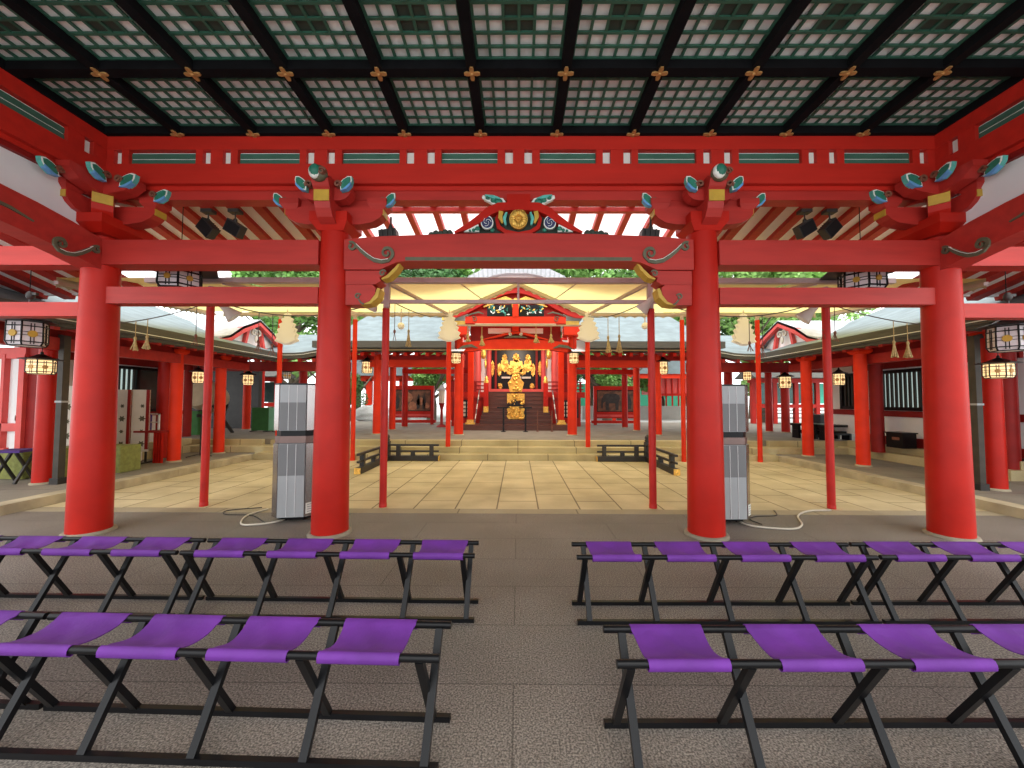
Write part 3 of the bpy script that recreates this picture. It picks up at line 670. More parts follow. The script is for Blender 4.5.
# ================================================================== folding benches
def bench(loc, rz, L, n, label, seatw=0.335, first=0.27, pitch=0.505, near=1):
    """row of n canvas seats on a long folding frame; local x runs along the rails, y away from the viewer"""
    root = thing('folding_bench', label, 'bench', loc, rz, 'folding benches with purple canvas seats')
    W = 0.115; ZT = 0.437; ZF = 0.02; wf = 0.125
    for y, z, r in ((-W, ZT, 0.0165), (W + 0.01, ZT, 0.0165)): obj('seat_rail', MB().cyl((0, y, z), (L, y, z), r, n=12), BLACK, root)
    for y in (-wf, wf): obj('foot_rail', MB().bb(0, L, y - 0.013, y + 0.013, 0.0, 0.026), BLACK, root)
    cs = [first + pitch * k for k in range(n)]
    ls = [0.07] + [(cs[k] + cs[k + 1]) / 2 for k in range(n - 1)] + [L - 0.05]
    if near < 0: cs = [L - c for c in cs]; ls = [L - c for c in ls]
    for x in ls:
        obj('leg', MB().bar((x - 0.014, wf, ZF), (x - 0.014, -W, ZT - 0.01), 0.026, 0.034, (1, 0, 0)), BLACK, root)
        obj('leg', MB().bar((x + 0.014, -wf, ZF), (x + 0.014, W + 0.01, ZT - 0.01), 0.026, 0.034, (1, 0, 0)), BLACK, root)
    rnd = random.Random(int(abs(loc[0] * 100)) + n)
    for k in range(n):
        xc = cs[k]; NX, NY = 10, 12; P = []
        ph = rnd.uniform(0, 6)
        path = [(-W + 0.010, ZT - 0.021), (-W - 0.008, ZT - 0.024), (-W - 0.021, ZT - 0.012), (-W - 0.0205, ZT + 0.004), (-W - 0.012, ZT + 0.017), (-W, ZT + 0.021)]
        for j in range(1, NY): 
            t = j / NY; y = -W + (2 * W + 0.01) * t; path.append((y, ZT + 0.021 - 0.036 * math.sin(PI * t) ** 0.8))
        path += [(W + 0.01, ZT + 0.021), (W + 0.022, ZT + 0.017), (W + 0.0315, ZT + 0.004), (W + 0.031, ZT - 0.012), (W + 0.018, ZT - 0.024)]
        for i in range(NX + 1):
            u = -0.5 + i / NX
            row = []
            for (y, z) in path:
                sag = max(0.0, ZT + 0.018 - z) if -W < y < W else 0
                wv = 0.004 * math.sin(u * 9 + ph + y * 20) + 0.003 * math.sin(u * 17 + y * 31 + ph)
                inside = 1 if abs(y) < W * 0.8 else 0
                row.append((xc + u * seatw * (1 - 0.10 * inside * (1 - (y / W) ** 2) * 0.6), y, z + (wv if inside else 0)))
            P.append(row)
        obj('seat', MB().grid(P, 0.004), PURPLE, root)
    return root
bench((-2.285, 1.825, 0), math.radians(-1.6), 1.97, 4, 'folding bench with purple canvas seats, nearest row, left of the aisle', 0.34, 0.335, 0.469, -1)
bench((-4.31, 1.885, 0), math.radians(-1.6), 2.0, 4, 'folding bench with purple canvas seats cut off by the left picture edge, nearest row', 0.34, 0.3, 0.469, -1)
bench((0.40, 1.745, 0), math.radians(0.6), 2.22, 4, 'folding bench with purple canvas seats, nearest row, right of the aisle', 0.33, 0.29, 0.535)
bench((2.64, 1.77, 0), math.radians(0.6), 2.05, 4, 'folding bench with purple canvas seats running out at the right edge, nearest row')
bench((-2.33, 2.865, 0), math.radians(-0.8), 2.04, 4, 'folding bench with purple canvas seats, far row, next to the aisle on the left', 0.34, 0.25, 0.505, -1)
bench((-4.40, 2.895, 0), math.radians(-0.8), 2.04, 4, 'folding bench with purple canvas seats, far row, before the left outer column', 0.34, 0.28, 0.49, -1)
bench((0.40, 2.82, 0), math.radians(0.5), 2.04, 4, 'folding bench with purple canvas seats, far row, next to the aisle on the right', 0.33)
bench((2.47, 2.845, 0), math.radians(0.5), 2.04, 4, 'folding bench with purple canvas seats, far row, before the right outer column', 0.33)

# ================================================================== tower coolers and cables
def cooler(loc, rz, s):
    root = thing('tower_cooler', 'tall faceted steel spot cooler standing behind the %s inner column' % side(s), 'cooler', loc, rz)
    R = 0.245; n = 8; a0 = PI / 8
    qa, qb = 0.235, 0.15
    OC = [(qa, -qb), (qa, qb), (qb, qa), (-qb, qa), (-qa, qb), (-qa, -qb), (-qb, -qa), (qb, -qa)]
    def V(k): return Vector((*OC[k % 8], 0))
    def octo(z0, z1, g): return MB().prism([(a * g, b * g) for a, b in OC], (0, 0, (z0 + z1) / 2), (1, 0, 0), (0, 1, 0), z1 - z0)
    obj('base', octo(0.035, 0.07, 0.85), BLACK, root)
    for a in range(4):
        c = Vector((0.15 * math.cos(a * PI / 2 + PI / 4), 0.15 * math.sin(a * PI / 2 + PI / 4), 0.02))
        obj('caster', MB().cyl(c + Vector((-0.012, 0, 0)), c + Vector((0.012, 0, 0)), 0.02, n=12).box(c + Vector((0, 0, 0.015)), (0.016, 0.02, 0.03)), BLACK, root)
    obj('core', octo(0.06, 1.68, 0.94), BLACK, root)
    for (z0, z1, nm) in ((0.07, 0.96, 'lower_shell'), (1.12, 1.68, 'upper_shell')):
        m = MB()
        for k in range(n):
            p, q = V(k), V(k + 1); wide = (k % 2 == 0)
            c = (p + q) / 2; t = (q - p); w = t.length; t.normalize(); nn = Vector((c.x, c.y, 0)).normalized()
            ang = math.atan2(nn.y, nn.x) - PI / 2 + PI
            if wide:
                m.use(LGREY); m.box((c.x, c.y, (z0 + z1) / 2), (w, 0.03, z1 - z0), math.atan2(t.y, t.x))
                m.use(GREYP)
                zm = z0 + (z1 - z0) * (0.56 if nm == 'lower_shell' else 0.0); zt = z0 + (z1 - z0) * (1.0 if nm == 'lower_shell' else 0.62)
                m.box(((c + nn * 0.010).x, (c + nn * 0.010).y, (zm + zt) / 2 + 0.0), (w * 0.98, 0.014, (zt - zm) * 0.98), math.atan2(t.y, t.x))
                m.use(BULB)
                for e in (-0.16, 0.16):
                    g = c + nn * 0.019 + t * (w * e * 1.0)
                    m.box((g.x, g.y, (z0 + z1) / 2), (0.004, 0.004, (z1 - z0) * 0.98), math.atan2(t.y, t.x))
            else:
                m.use(MSTEEL); m.box((c.x, c.y, (z0 + z1) / 2), (w, 0.034, z1 - z0), math.atan2(t.y, t.x))
        last = obj(nm, m, None, root)
        if nm == 'lower_shell': lows = last
    obj('control_band', octo(0.965, 1.05, 1.0), BSTEEL, root)
    obj('cap', octo(1.68, 1.70, 1.06), BLACK, root)
    p, q = V(7), V(0); c = (p + q) / 2; nn = c.normalized()
    m = MB(); m.use(CWHITE); t = (q - p).normalized(); g = c + nn * 0.021; m.box((g.x, g.y, 0.17), (0.10, 0.004, 0.13), math.atan2(t.y, t.x))
    m.use(GREYP)
    for k in range(4): g2 = c + nn * 0.024; m.box((g2.x, g2.y, 0.13 + 0.028 * k), (0.07, 0.002, 0.006), math.atan2(t.y, t.x))
    obj('label_sticker', m, None, lows)
    return root
cooler((-2.80, 5.05, 0), math.radians(9), -1)
cooler((2.61, 5.05, 0), math.radians(2), 1)
def smooth_path(pts, n=8):
    out = []; P = [pts[0]] + pts + [pts[-1]]
    for i in range(1, len(P) - 2):
        a, b, c, d = [Vector(q) for q in P[i - 1:i + 3]]
        for k in range(n):
            t = k / n; out.append(0.5 * ((2 * b) + (c - a) * t + (2 * a - 5 * b + 4 * c - d) * t * t + (3 * b - a - 3 * c + d) * t ** 3))
    out.append(Vector(P[-2])); return out
def ground(px, py, z=0.0):
    d = fwd + rgt * ((px - 516) / FPX) + upv * ((384 - py) / FPX); p = EYE + d * ((z - 1.5) / d.z); return Vector((p.x, p.y, z))
def cable(name, pix, r, m_, label):
    z = r + 0.002
    pts = [ground(a, b) + Vector((0, 0, z)) for a, b in pix]; P = smooth_path(pts); c = Vector((pts[0].x, pts[0].y, 0))
    o = obj(name, MB().tube(P, r, 6), m_, None, c); return tag(o, label, 'cable')
cable('power_cable', [(286, 520), (270, 524), (246, 526), (241, 523), (248, 516), (268, 510)], 0.011, CABLE_W, 'thick cream cable looping on the floor by the left cooler')
cable('power_cable', [(282, 519), (268, 524), (252, 516), (226, 515), (228, 511), (262, 508)], 0.006, CABLE_B, 'thin dark cable lying left of the left cooler')
cable('power_cable', [(736, 521), (752, 527), (790, 530), (802, 526), (798, 517), (808, 512), (831, 511)], 0.011, CABLE_W, 'thick cream cable snaking from the right cooler to an awning pole')
cable('power_cable', [(762, 525), (750, 520), (756, 517), (776, 516), (774, 511)], 0.006, CABLE_B, 'thin dark cable lying right of the right cooler')

# ================================================================== courtyard awning
AW = lambda y: 3.14 + 0.14 * (y - 5.5)
m_ = thing('awning', 'large cream fabric awning on a steel frame over the courtyard', 'awning', (0, 5.5, 3.1)); off = m_.location.copy()
YF, YR = 5.5, 10.5; XM = 1.86
def pan(x0, x1, z00, z10, z01, z11, nx=10, ny=12):
    P = []
    for i in range(nx + 1):
        u = i / nx; row = []
        for j in range(ny + 1):
            v = j / ny; x = x0 + (x1 - x0) * u; y = YF + (YR - YF) * v
            z = (z00 * (1 - u) + z10 * u) * (1 - v) + (z01 * (1 - u) + z11 * u) * v
            z -= 0.03 * math.sin(PI * ((u * 3) % 1)) * math.sin(PI * v) ** 0.5
            row.append((x, y, z))
        P.append(row)
    return P
for s in (-1, 1):
    g = MB().grid([[(p[0] - s * 1.7 * (1 - i / 10) * (1 - j / 12), p[1], p[2] + 0.03) for j, p in enumerate(r_)] for i, r_ in enumerate(pan(s * 8.3, s * 4.2, 3.20, 3.20, 3.84, 3.84))], 0); obj('fabric_panel', g, FABRIC, m_, off)
    g = MB().grid(pan(s * 4.18, s * XM, 3.24, 3.24, 3.87, 3.87), 0); obj('fabric_panel', g, FABRIC, m_, off)
    g = MB().grid(pan(s * XM, 0, 3.24, 3.24, 3.87, 4.70), 0); obj('fabric_panel', g, FABRIC, m_, off)
    # scalloped valances
    def valance(a, b, n, drop):
        g = MB(); a = Vector(a); b = Vector(b); k = 0; pts = []
        for i in range(n * 6 + 1):
            t = i / (n * 6); p = a.lerp(b, t); dz = drop - 0.035 * abs(math.sin(PI * t * n)); pts.append((p, p - Vector((0, 0, dz))))
        g.grid([[p[0] for p in pts], [p[1] for p in pts]], 0); obj('valance', g, VALANCE, m_, off)
    valance((s * XM, YR, 3.86), (0, YR, 4.72), 9, 0.17)
    valance((s * 8.0, YR, 3.86), (s * XM, YR, 3.86), 24, 0.14)
    valance((s * 6.6, YF, 3.24), (s * 8.3, YR, 3.88), 22, 0.16)
    fr = [((s * XM, YF, 3.16), (s * XM, YR, 3.80)), ((s * 4.2, YF, 3.16), (s * 4.2, YR, 3.80)), ((s * 6.6, YF, 3.16), (s * 8.2, YR, 3.80)), ((s * XM, YR, 3.80), (0, YR, 4.62))]
    for a, b in fr: obj('roof_tube', MB().bar(a, b, 0.05, 0.05), FRAME, m_, off)
    obj('roof_tube', MB().bar((s * 7.95, YR, 3.80), (s * XM, YR, 3.80), 0.05, 0.05), FRAME, m_, off)
    for q in (0.3, 0.6): obj('roof_wire', MB().cyl((s * 0.85, YF, 3.17), (s * (0.85 - 0.6 * q), YF + 2.4, 3.50), 0.008, n=6), FRAME, m_, off) if q == 0.3 else None
obj('front_beam', MB().bb(-5.3, 5.3, YF - 0.04, YF + 0.04, 3.155, 3.225), FRAME, m_, off)
obj('lower_rail', MB().bb(-XM - 0.1, XM + 0.1, YF - 0.025, YF + 0.025, 2.865, 2.915), FRAME, m_, off)
for s in (-1, 1): obj('front_post_head', MB().bb(s * XM - 0.035, s * XM + 0.035, YF - 0.035, YF + 0.035, 2.80, 3.16), FRAME, m_, off)
obj('centre_stay', MB().bb(-0.015, 0.015, YF - 0.015, YF + 0.015, 2.91, 3.16), FRAME, m_, off)
def pole(x, y, z0, z1, r, label, m=POLE):
    root = thing('awning_pole', label, 'pole', (x, y, z0), 0)
    obj('tube', MB().cyl((0, 0, 0.0), (0, 0, z1 - z0), r, n=14), m, root)
    obj('foot', MB().lathe([(r + 0.004, 0), (r + 0.004, 0.05), (r, 0.055)], n=14), m, root)
    obj('head_sleeve', MB().cyl((0, 0, z1 - z0), (0, 0, z1 - z0 + 0.10), r * 0.8, n=12), FRAME, root)
pole(-XM - 0.03, 5.55, 0.001, 2.80, 0.05, 'slim red awning pole at the courtyard front, just right of the left inner column')
pole(XM + 0.03, 5.55, 0.001, 2.80, 0.05, 'slim red awning pole at the courtyard front, just left of the right inner column')
pole(-4.42, 5.56, 0.001, 3.02, 0.05, 'slim red awning pole standing before the left gallery, beside the dark cable')
pole(4.38, 5.56, 0.001, 3.02, 0.05, 'slim red awning pole standing before the right gallery, at the end of the cream cable')
for s in (-1, 1):
    pole(s * 1.83, 10.3, 0.14, 3.45, 0.062, 'slim orange awning pole with paper cut-out, on the steps %s of the stairs' % side(s), ORANGE)
    pole(s * 4.08, 9.72, 0.0, 3.50, 0.055, 'slim orange awning pole behind the %s black fence' % side(s), ORANGE)
    pole(s * 5.95, 9.72, 0.0, 3.50, 0.055, 'slim orange awning pole beyond the %s cooler' % side(s), ORANGE)
# paper cut-outs
PC = [(0, 1.0), (0.07, 0.96), (0.05, 0.86), (0.12, 0.80), (0.09, 0.70), (0.16, 0.64), (0.13, 0.54), (0.19, 0.48), (0.16, 0.38), (0.22, 0.30), (0.19, 0.20), (0.23, 0.12), (0.14, 0.06), (0.05, 0.0)]
for x, y, z, sc, lb_ in ((-1.80, 10.18, 3.02, 0.78, 'white lobed paper cut-out on the orange pole left of the shrine stairs'), (1.83, 10.18, 3.02, 0.78, 'white lobed paper cut-out on the orange pole right of the shrine stairs'),
                     (-5.72, 9.62, 2.85, 0.80, 'white lobed paper cut-out hanging above the left cooler'), (5.55, 9.62, 2.85, 0.80, 'white lobed paper cut-out hanging behind the right inner column')):
    pts = [(p[0] * sc * 1.7, p[1] * sc) for p in PC] + [(-p[0] * sc * 1.7, p[1] * sc) for p in PC[::-1][:-1]]
    root = thing('paper_streamer', lb_, 'paper streamer', (x, y, z), 0, 'white paper streamers on the poles')
    obj('sheet', MB().prism(pts, (0, 0, 0), (1, 0, 0), (0, 0, 1), 0.02), PAPER, root)
    obj('sheet', MB().prism([(a * 0.8, b * 0.92 + 0.03) for a, b in pts], (0, -0.03, 0), (1, 0, 0), (0, 0, 1), 0.02), PAPER, root)
    obj('tie', MB().cyl((0, 0, sc * 0.95), (0, 0, sc * 0.95 + 0.12), 0.012, n=8), FRAME, root)
# work lamps clipped to the frame
def clip_lamp(p, s, label, k=1.0):
    root = thing('clip_lamp', label, 'lamp', p, 0, 'beige shade lamps on the awning')
    R = Matrix.Rotation(s * 0.7, 3, 'Y') @ Matrix.Rotation(0.35, 3, 'X')
    prof = [(0.035, 0.10), (0.045, 0.06), (0.05, 0.0), (0.075, -0.06), (0.105, -0.13), (0.11, -0.15)]
    m = MB().lathe([(r * k, z * k) for r, z in prof][::-1], (0, 0, 0), 18)
    m.v = [tuple(R @ Vector(v)) for v in m.v]; sh = obj('shade', m, LAMPW, root)
    m = MB().lathe([(0.095 * k, -0.155 * k), (0.095 * k, -0.148 * k)], (0, 0, 0), 18); m.v = [tuple(R @ Vector(v)) for v in m.v]; obj('lens', m, BULB, sh)
    obj('clamp', MB().cyl(R @ Vector((0, 0, 0.09 * k)), R @ Vector((0, 0, 0.09 * k)) + Vector((0, 0.0, 0.12)), 0.014, n=8), LAMPW, root)
p = at(226, 309, 5.5); clip_lamp(p, -1, 'beige clip lamp under the awning near the left outer red pole')
p = at(811, 311, 5.5); clip_lamp(p, 1, 'beige clip lamp under the awning near the right outer red pole')
p = at(375, 300, 5.47); clip_lamp(p, 1, 'beige clip lamp under the awning at the left inner column', 0.9)
p = at(648, 303, 5.47); clip_lamp(p, 1, 'beige clip lamp under the awning at the right inner column', 0.9)
# cords and straw tassels
CORDS = []
def swag(a, b, sag, label):
    a = Vector(a); b = Vector(b); pts = []
    for i in range(15):
        t = i / 14; p = a.lerp(b, t); p.z -= sag * 4 * t * (1 - t); pts.append(p)
    o = obj('cord', MB().tube(pts, 0.008, 5), ROPE, None, a); tag(o, label, 'cord'); CORDS.append(pts); return pts
swag((-1.86, 5.5, 2.93), (-1.83, 10.3, 3.72), 0.12, 'thin dark cord from the left front pole back to the left shrine pole')
swag((1.86, 5.5, 2.93), (1.83, 10.3, 3.72), 0.12, 'thin dark cord from the right front pole back to the right shrine pole')
swag((-1.86, 5.5, 2.93), (-4.42, 5.56, 2.95), 0.25, 'thin dark cord sagging between the two left front poles')
swag((1.86, 5.5, 2.93), (4.38, 5.56, 2.95), 0.25, 'thin dark cord sagging between the two right front poles')
swag((-4.42, 5.56, 2.9), (-6.6, 5.8, 2.62), 0.10, 'thin dark cord from the left outer pole out to the left gallery eave')
swag((4.38, 5.56, 2.9), (6.6, 5.8, 2.62), 0.10, 'thin dark cord from the right outer pole out to the right gallery eave')
tas = None
def tassel(px, py0, py1, Y, straw, label):
    global tas
    if isinstance(Y, str):
        cp = CORDS[int(Y)]; best = None
        for p, q in zip(cp[:-1], cp[1:]):
            for k in range(20):
                c = p.lerp(q, k / 20); d = c - EYE; sxp = 516 + FPX * d.dot(rgt) / d.dot(fwd)
                if best is None or abs(sxp - px) < best[0]: best = (abs(sxp - px), c.copy())
        a = best[1]; Y = a.y; b = at(px, py1, Y)
    else: a = at(px, py0, Y); a.z = 3.48; b = at(px, py1, Y)
    h = a.z - b.z; hs = h * (0.42 if straw else 0.25)
    root = thing('straw_tassel', label, 'tassel', (a.x, a.y, b.z), 0, 'straw tassels hanging from the awning cords')
    obj('string', MB().cyl((0, 0, hs), (0, 0, h), 0.005 * Y / 5.5, n=5), STRAW if straw else ROPE, root)
    m = MB(); k = Y / 5.5; rn = random.Random(px)
    m.ell((0, 0, hs), (0.018 * k, 0.018 * k, 0.03 * k), 8, 6)
    for i in range(14 if straw else 5):
        q = 2 * PI * i / (14 if straw else 5) + rn.random(); R_ = (0.05 if straw else 0.07) * k * rn.uniform(0.3, 1)
        m.tube([(0, 0, hs), (R_ * 0.4 * math.cos(q), R_ * 0.4 * math.sin(q), hs * 0.5), (R_ * math.cos(q), R_ * math.sin(q), rn.uniform(0, 0.1) * hs)], (0.008 if straw else 0.004) * k, 5)
    obj('straw', m, STRAW if straw else BROWN, root)
for px, a, b, Y, st, lb_ in ((136, 311, 351, '4', 1, 'straw tassel hanging right of the left corner column, the one nearer the column'), (148, 311, 350, '4', 1, 'straw tassel hanging right of the left corner column, the one farther from the column'),
                         (197, 305, 346, '4', 0, 'thin bare tassel hanging just left of the left outer pole'), (259, 314, 352, '2', 0, 'thin bare tassel before the left roof gable, nearer the outer pole'), (273, 316, 356, '2', 0, 'thin bare tassel before the left roof gable, nearer the cooler'),
                         (395, 301, 341, '0', 0, 'thin tassel just right of the left inner pole'), (409, 306, 347, '0', 1, 'straw tassel before the bluish roof left of the shrine'),
                         (608, 309, 353, '1', 1, 'straw tassel before the bluish roof right of the shrine'), (619, 307, 353, '1', 1, 'straw tassel close to the right inner pole'),
                         (749, 320, 352, '3', 0, 'thin bare tassel just right of the right cooler'), (762, 319, 358, '3', 0, 'thin bare tassel before the right roof gable'),
                         (823, 308, 340, '3', 0, 'thin bare tassel at the left of the right outer pole'), (834, 308, 342, '5', 0, 'thin bare tassel at the right of the right outer pole'),
                         (893, 315, 358, '5', 1, 'straw tassel left of the right corner column, farther from the column'), (907, 314, 358, '5', 1, 'straw tassel left of the right corner column, nearer the column'),
                         (468, 307, 342, 10.42, 1, 'straw tassel before the shrine gable, leftmost of the four'), (482, 325, 346, 10.42, 1, 'straw tassel before the shrine gable, second from the left'),
                         (536, 301, 343, 10.42, 1, 'straw tassel before the shrine gable, third from the left'), (551, 308, 343, 10.42, 1, 'straw tassel before the shrine gable, rightmost of the four')):
    tassel(px, a, b, Y, st, lb_)
longbar('cord', 'pale rail strung across before the shrine gable', 'rail', (-1.83, 10.40, 3.475), (1.83, 10.44, 3.515), FRAME)
for px, Y, lb_ in ((401, 9.5, 'left'), (645, 9.5, 'right')):
    p = at(px, 326, Y); root = thing('float_ball', 'small white ball hanging on the %s cord' % lb_, 'ball', p)
    obj('ball', MB().ell((0, 0, 0), (0.085, 0.085, 0.085)), PAPER, root); obj('string', MB().cyl((0, 0, 0.08), (0, 0, 0.5), 0.012, n=6), FRAME, root)

# ================================================================== black fences
def fence(s):
    root = thing('low_fence', 'low black wooden corner fence on the %s of the courtyard' % side(s), 'fence', (s * 3.30, 9.72, 0)); off = root.location.copy()
    xc, yc = (-3.23 if s < 0 else 3.19), 9.72; xe = s * 1.95; ye = 7.95
    def run(a, b):
        a = Vector(a); b = Vector(b)
        sill = obj('sill', MB().bar(a + Vector((0, 0, 0.06)), b + Vector((0, 0, 0.06)), 0.12, 0.12), BLKW, root, off)
        obj('middle_rail', MB().bar(a + Vector((0, 0, 0.235)), b + Vector((0, 0, 0.235)), 0.05, 0.04), BLKW, root, off)
        obj('top_rail', MB().bar(a + Vector((0, 0, 0.385)), b + Vector((0, 0, 0.385)), 0.06, 0.045), BLKW, root, off)
        for t, h in ((0.5, 0.22), (0.86, 0.37), (0.22, 0.37)):
            p = a.lerp(b, t); obj('post', MB().box(p + Vector((0, 0, 0.12 + (h - 0.12) / 2)), (0.09, 0.09, h - 0.12)), BLKW, root, off)
        e = b + Vector((0, 0, 0.06)); d = (b - a).normalized(); obj('brass_cap', MB().bar(e, e + d * 0.02, 0.125, 0.125), GOLD, sill, off)
    run((xc, yc, 0), (xe, yc, 0)); run((xc, yc, 0), (xc, ye, 0))
    m = MB(); m.box((xc, yc, 0.24), (0.14, 0.14, 0.48)); m.lathe([(0.05, 0.48), (0.075, 0.51), (0.05, 0.54), (0.07, 0.57), (0.06, 0.62), (0.01, 0.66)], (xc, yc, 0), 12)
    obj('corner_post', m, BLKW, root, off)
fence(-1); fence(1)

# ================================================================== side galleries
def lantern(loc, w, h, label, lit, drop=0.15, grp=None, roofw=1.0):
    """hexagonal hanging lantern; loc = bottom centre"""
    root = thing('hanging_lantern', label, 'lantern', loc, 0, grp)
    R = w / 2; P = LITP if lit else PALEP
    pb = obj('paper_body', MB().lathe([(R * 0.84, 0), (R * 0.97, h * 0.14), (R * 0.97, h * 0.80), (R * 0.93, h)], n=6, smooth=False, a0=0.1), P, root)
    m = MB()
    def ring(r, z, t):
        for k in range(6):
            a = 2 * PI * k / 6 + 0.1; b = 2 * PI * (k + 1) / 6 + 0.1
            m.bar((r * math.cos(a), r * math.sin(a), z), (r * math.cos(b), r * math.sin(b), z), t, t)
    t = w * 0.035
    for r, z in ((R * 0.86, 0.0), (R * 0.99, h * 0.15), (R * 0.99, h * 0.80), (R * 0.96, h)): ring(r, z, t)
    ring(R * 0.985, h * 0.42, t * 0.5); ring(R * 0.985, h * 0.55, t * 0.5)
    for k in range(6):
        a = 2 * PI * k / 6 + 0.1; c, q = math.cos(a), math.sin(a)
        m.bar((R * 0.86 * c, R * 0.86 * q, 0), (R * 0.99 * c, R * 0.99 * q, h * 0.15), t, t); m.bar((R * 0.99 * c, R * 0.99 * q, h * 0.15), (R * 0.96 * c, R * 0.96 * q, h), t, t)
        am = a + PI / 6; rr = R * 0.865
        for e in (-0.05, 0.05):
            tx, ty = -math.sin(am) * R * e * 1.6, math.cos(am) * R * e * 1.6
            m.bar((rr * math.cos(am) + tx, rr * math.sin(am) + ty, h * 0.05), (rr * math.cos(am) + tx, rr * math.sin(am) + ty, h * 0.92), t * 0.5, t * 0.5)
    obj('black_frame', m, BLACK, root)
    for k in range(6):
        g = MB(); am = 2 * PI * (k + 0.5) / 6 + 0.1; rr = R * 0.875; c = Vector((rr * math.cos(am), rr * math.sin(am), h * 0.48)); n_ = Vector((math.cos(am), math.sin(am), 0))
        g.cyl(c - n_ * 0.004, c + n_ * 0.012, h * 0.14, n=14)
        if math.sin(am) < 0.3: obj('gold_crest', g, YELLOW if not lit else COPPER, pb)
    RW = R * 1.45 * roofw
    obj('lantern_roof', MB().lathe([(R * 1.0, h * 1.0), (RW * 1.05, h * 1.02), (RW * 1.05, h * 1.06), (R * 0.75, h * 1.20), (R * 0.2, h * 1.42), (R * 0.1, h * 1.45)], n=6, smooth=False, a0=0.1), BLACK, root)
    obj('hanger', MB().cyl((0, 0, h * 1.4), (0, 0, h * 1.45 + drop), 0.005, n=6).ell((0, 0, h * 1.5), (0.02, 0.02, 0.025), 8, 6), BLACK, root)
    return root
GX = 7.75
galcols = {-1: [(-7.75, 6.42), (-7.62, 8.70), (-7.66, 10.05)], 1: [(7.50, 6.25), (7.36, 8.45), (7.26, 9.90)]}
words = ['nearest, by the dark post', 'standing before the lattice window', 'at the foot of the gallery steps']
for s in (-1, 1):
    for (x, y), w in zip(galcols[s], words):
        column(x, y, 0.118, 2.42, 0.122 if y > 7 else 0.128, 0.116, ORANGE if y > 7 else RED, 'vermilion gallery column on the %s, %s' % (side(s), w), pm=STONE, n=20)
    for k, (x, y) in enumerate(galcols[s][1:]):
        pass
    gx = s * 7.6
    longbar('gallery_beam', 'red beam along the tops of the %s gallery columns' % side(s), 'beam', (gx - 0.09, 5.4, 2.30), (gx + 0.09, 10.9, 2.50), BEAM)
    # brackets and rafters ends under the eave
    root = thing('gallery_roof', 'bluish bark roof with dark layered eave over the %s gallery' % side(s), 'roof', (s * 9.0, 8, 2.7)); off = root.location.copy()
    YA, YB = 4.9, 11.2
    prof = []
    for i in range(13):
        t = i / 12; prof.append((6.95 + (10.6 - 6.95) * t, 2.86 + 1.35 * (t ** 1.12)))
    P = [[(s * x, YA + (YB - YA) * j / 14, z + 0.0) for j in range(15)] for x, z in prof]
    obj('roof_surface', MB().grid(P, 0.10), ROOF, root, off)
    obj('roof_back', MB().grid([[(s * 10.6, YA, 4.21), (s * 10.6, YB, 4.21)], [(s * 13.5, YA, 3.0), (s * 13.5, YB, 3.0)]], 0.1), ROOF, root, off)
    m = MB(); m.bb(s * 6.93, s * 7.10, YA, YB, 2.66, 2.85); m.bb(s * 6.98, s * 7.3, YA, YB, 2.60, 2.66)
    obj('eave_layers', m, ROOFE, root, off)
    obj('white_drip_line', MB().bb(s * 6.915, s * 6.93, YA, YB, 2.70, 2.712), CWHITE, root, off)
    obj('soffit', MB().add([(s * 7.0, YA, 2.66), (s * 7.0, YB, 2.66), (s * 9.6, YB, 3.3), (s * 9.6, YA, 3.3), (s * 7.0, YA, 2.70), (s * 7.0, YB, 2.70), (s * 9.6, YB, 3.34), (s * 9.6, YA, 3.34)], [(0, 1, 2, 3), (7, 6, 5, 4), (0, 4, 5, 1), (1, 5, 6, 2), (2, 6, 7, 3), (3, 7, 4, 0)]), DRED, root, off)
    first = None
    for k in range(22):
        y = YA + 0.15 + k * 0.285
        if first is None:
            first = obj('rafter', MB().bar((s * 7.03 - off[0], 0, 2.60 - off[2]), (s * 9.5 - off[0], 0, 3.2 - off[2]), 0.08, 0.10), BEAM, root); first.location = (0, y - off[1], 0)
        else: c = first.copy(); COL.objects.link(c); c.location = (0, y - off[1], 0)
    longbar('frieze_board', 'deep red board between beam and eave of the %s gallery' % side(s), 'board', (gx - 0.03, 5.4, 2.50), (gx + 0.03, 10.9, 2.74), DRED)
    # carved brackets on each column
    for x, y in galcols[s]:
        r2 = thing('small_bracket', 'small red bracket block on the %s gallery column %s' % (side(s), 'nearest the hall' if y < 7 else ('in the middle' if y < 9 else 'by the steps')), 'bracket', (x, y, 2.50)); o2 = r2.location.copy()
        block(r2, o2, (x, y, 2.50), 0.30, 0.11, m_=ORANGE)
        obj('bracket_arm', MB().prism([(-0.30, 2.66), (-0.2, 2.59), (0.2, 2.59), (0.30, 2.66), (0.30, 2.70), (-0.30, 2.70)], (x, y, 0), (0, 1, 0), (0, 0, 1), 0.10), BEAM, r2, o2)
    # rooms behind the gallery: plinth, wall, posts and windows
    wx = s * 9.0
    struct('stone_plinth', MB().bb(s * 8.55, s * 16, 6.9, 10.58, 0.0, 0.30).bb(s * 8.8, s * 16, 6.95, 10.58, 0.30, 0.45), STEPM, 'stone plinth of the room behind the %s gallery' % side(s))
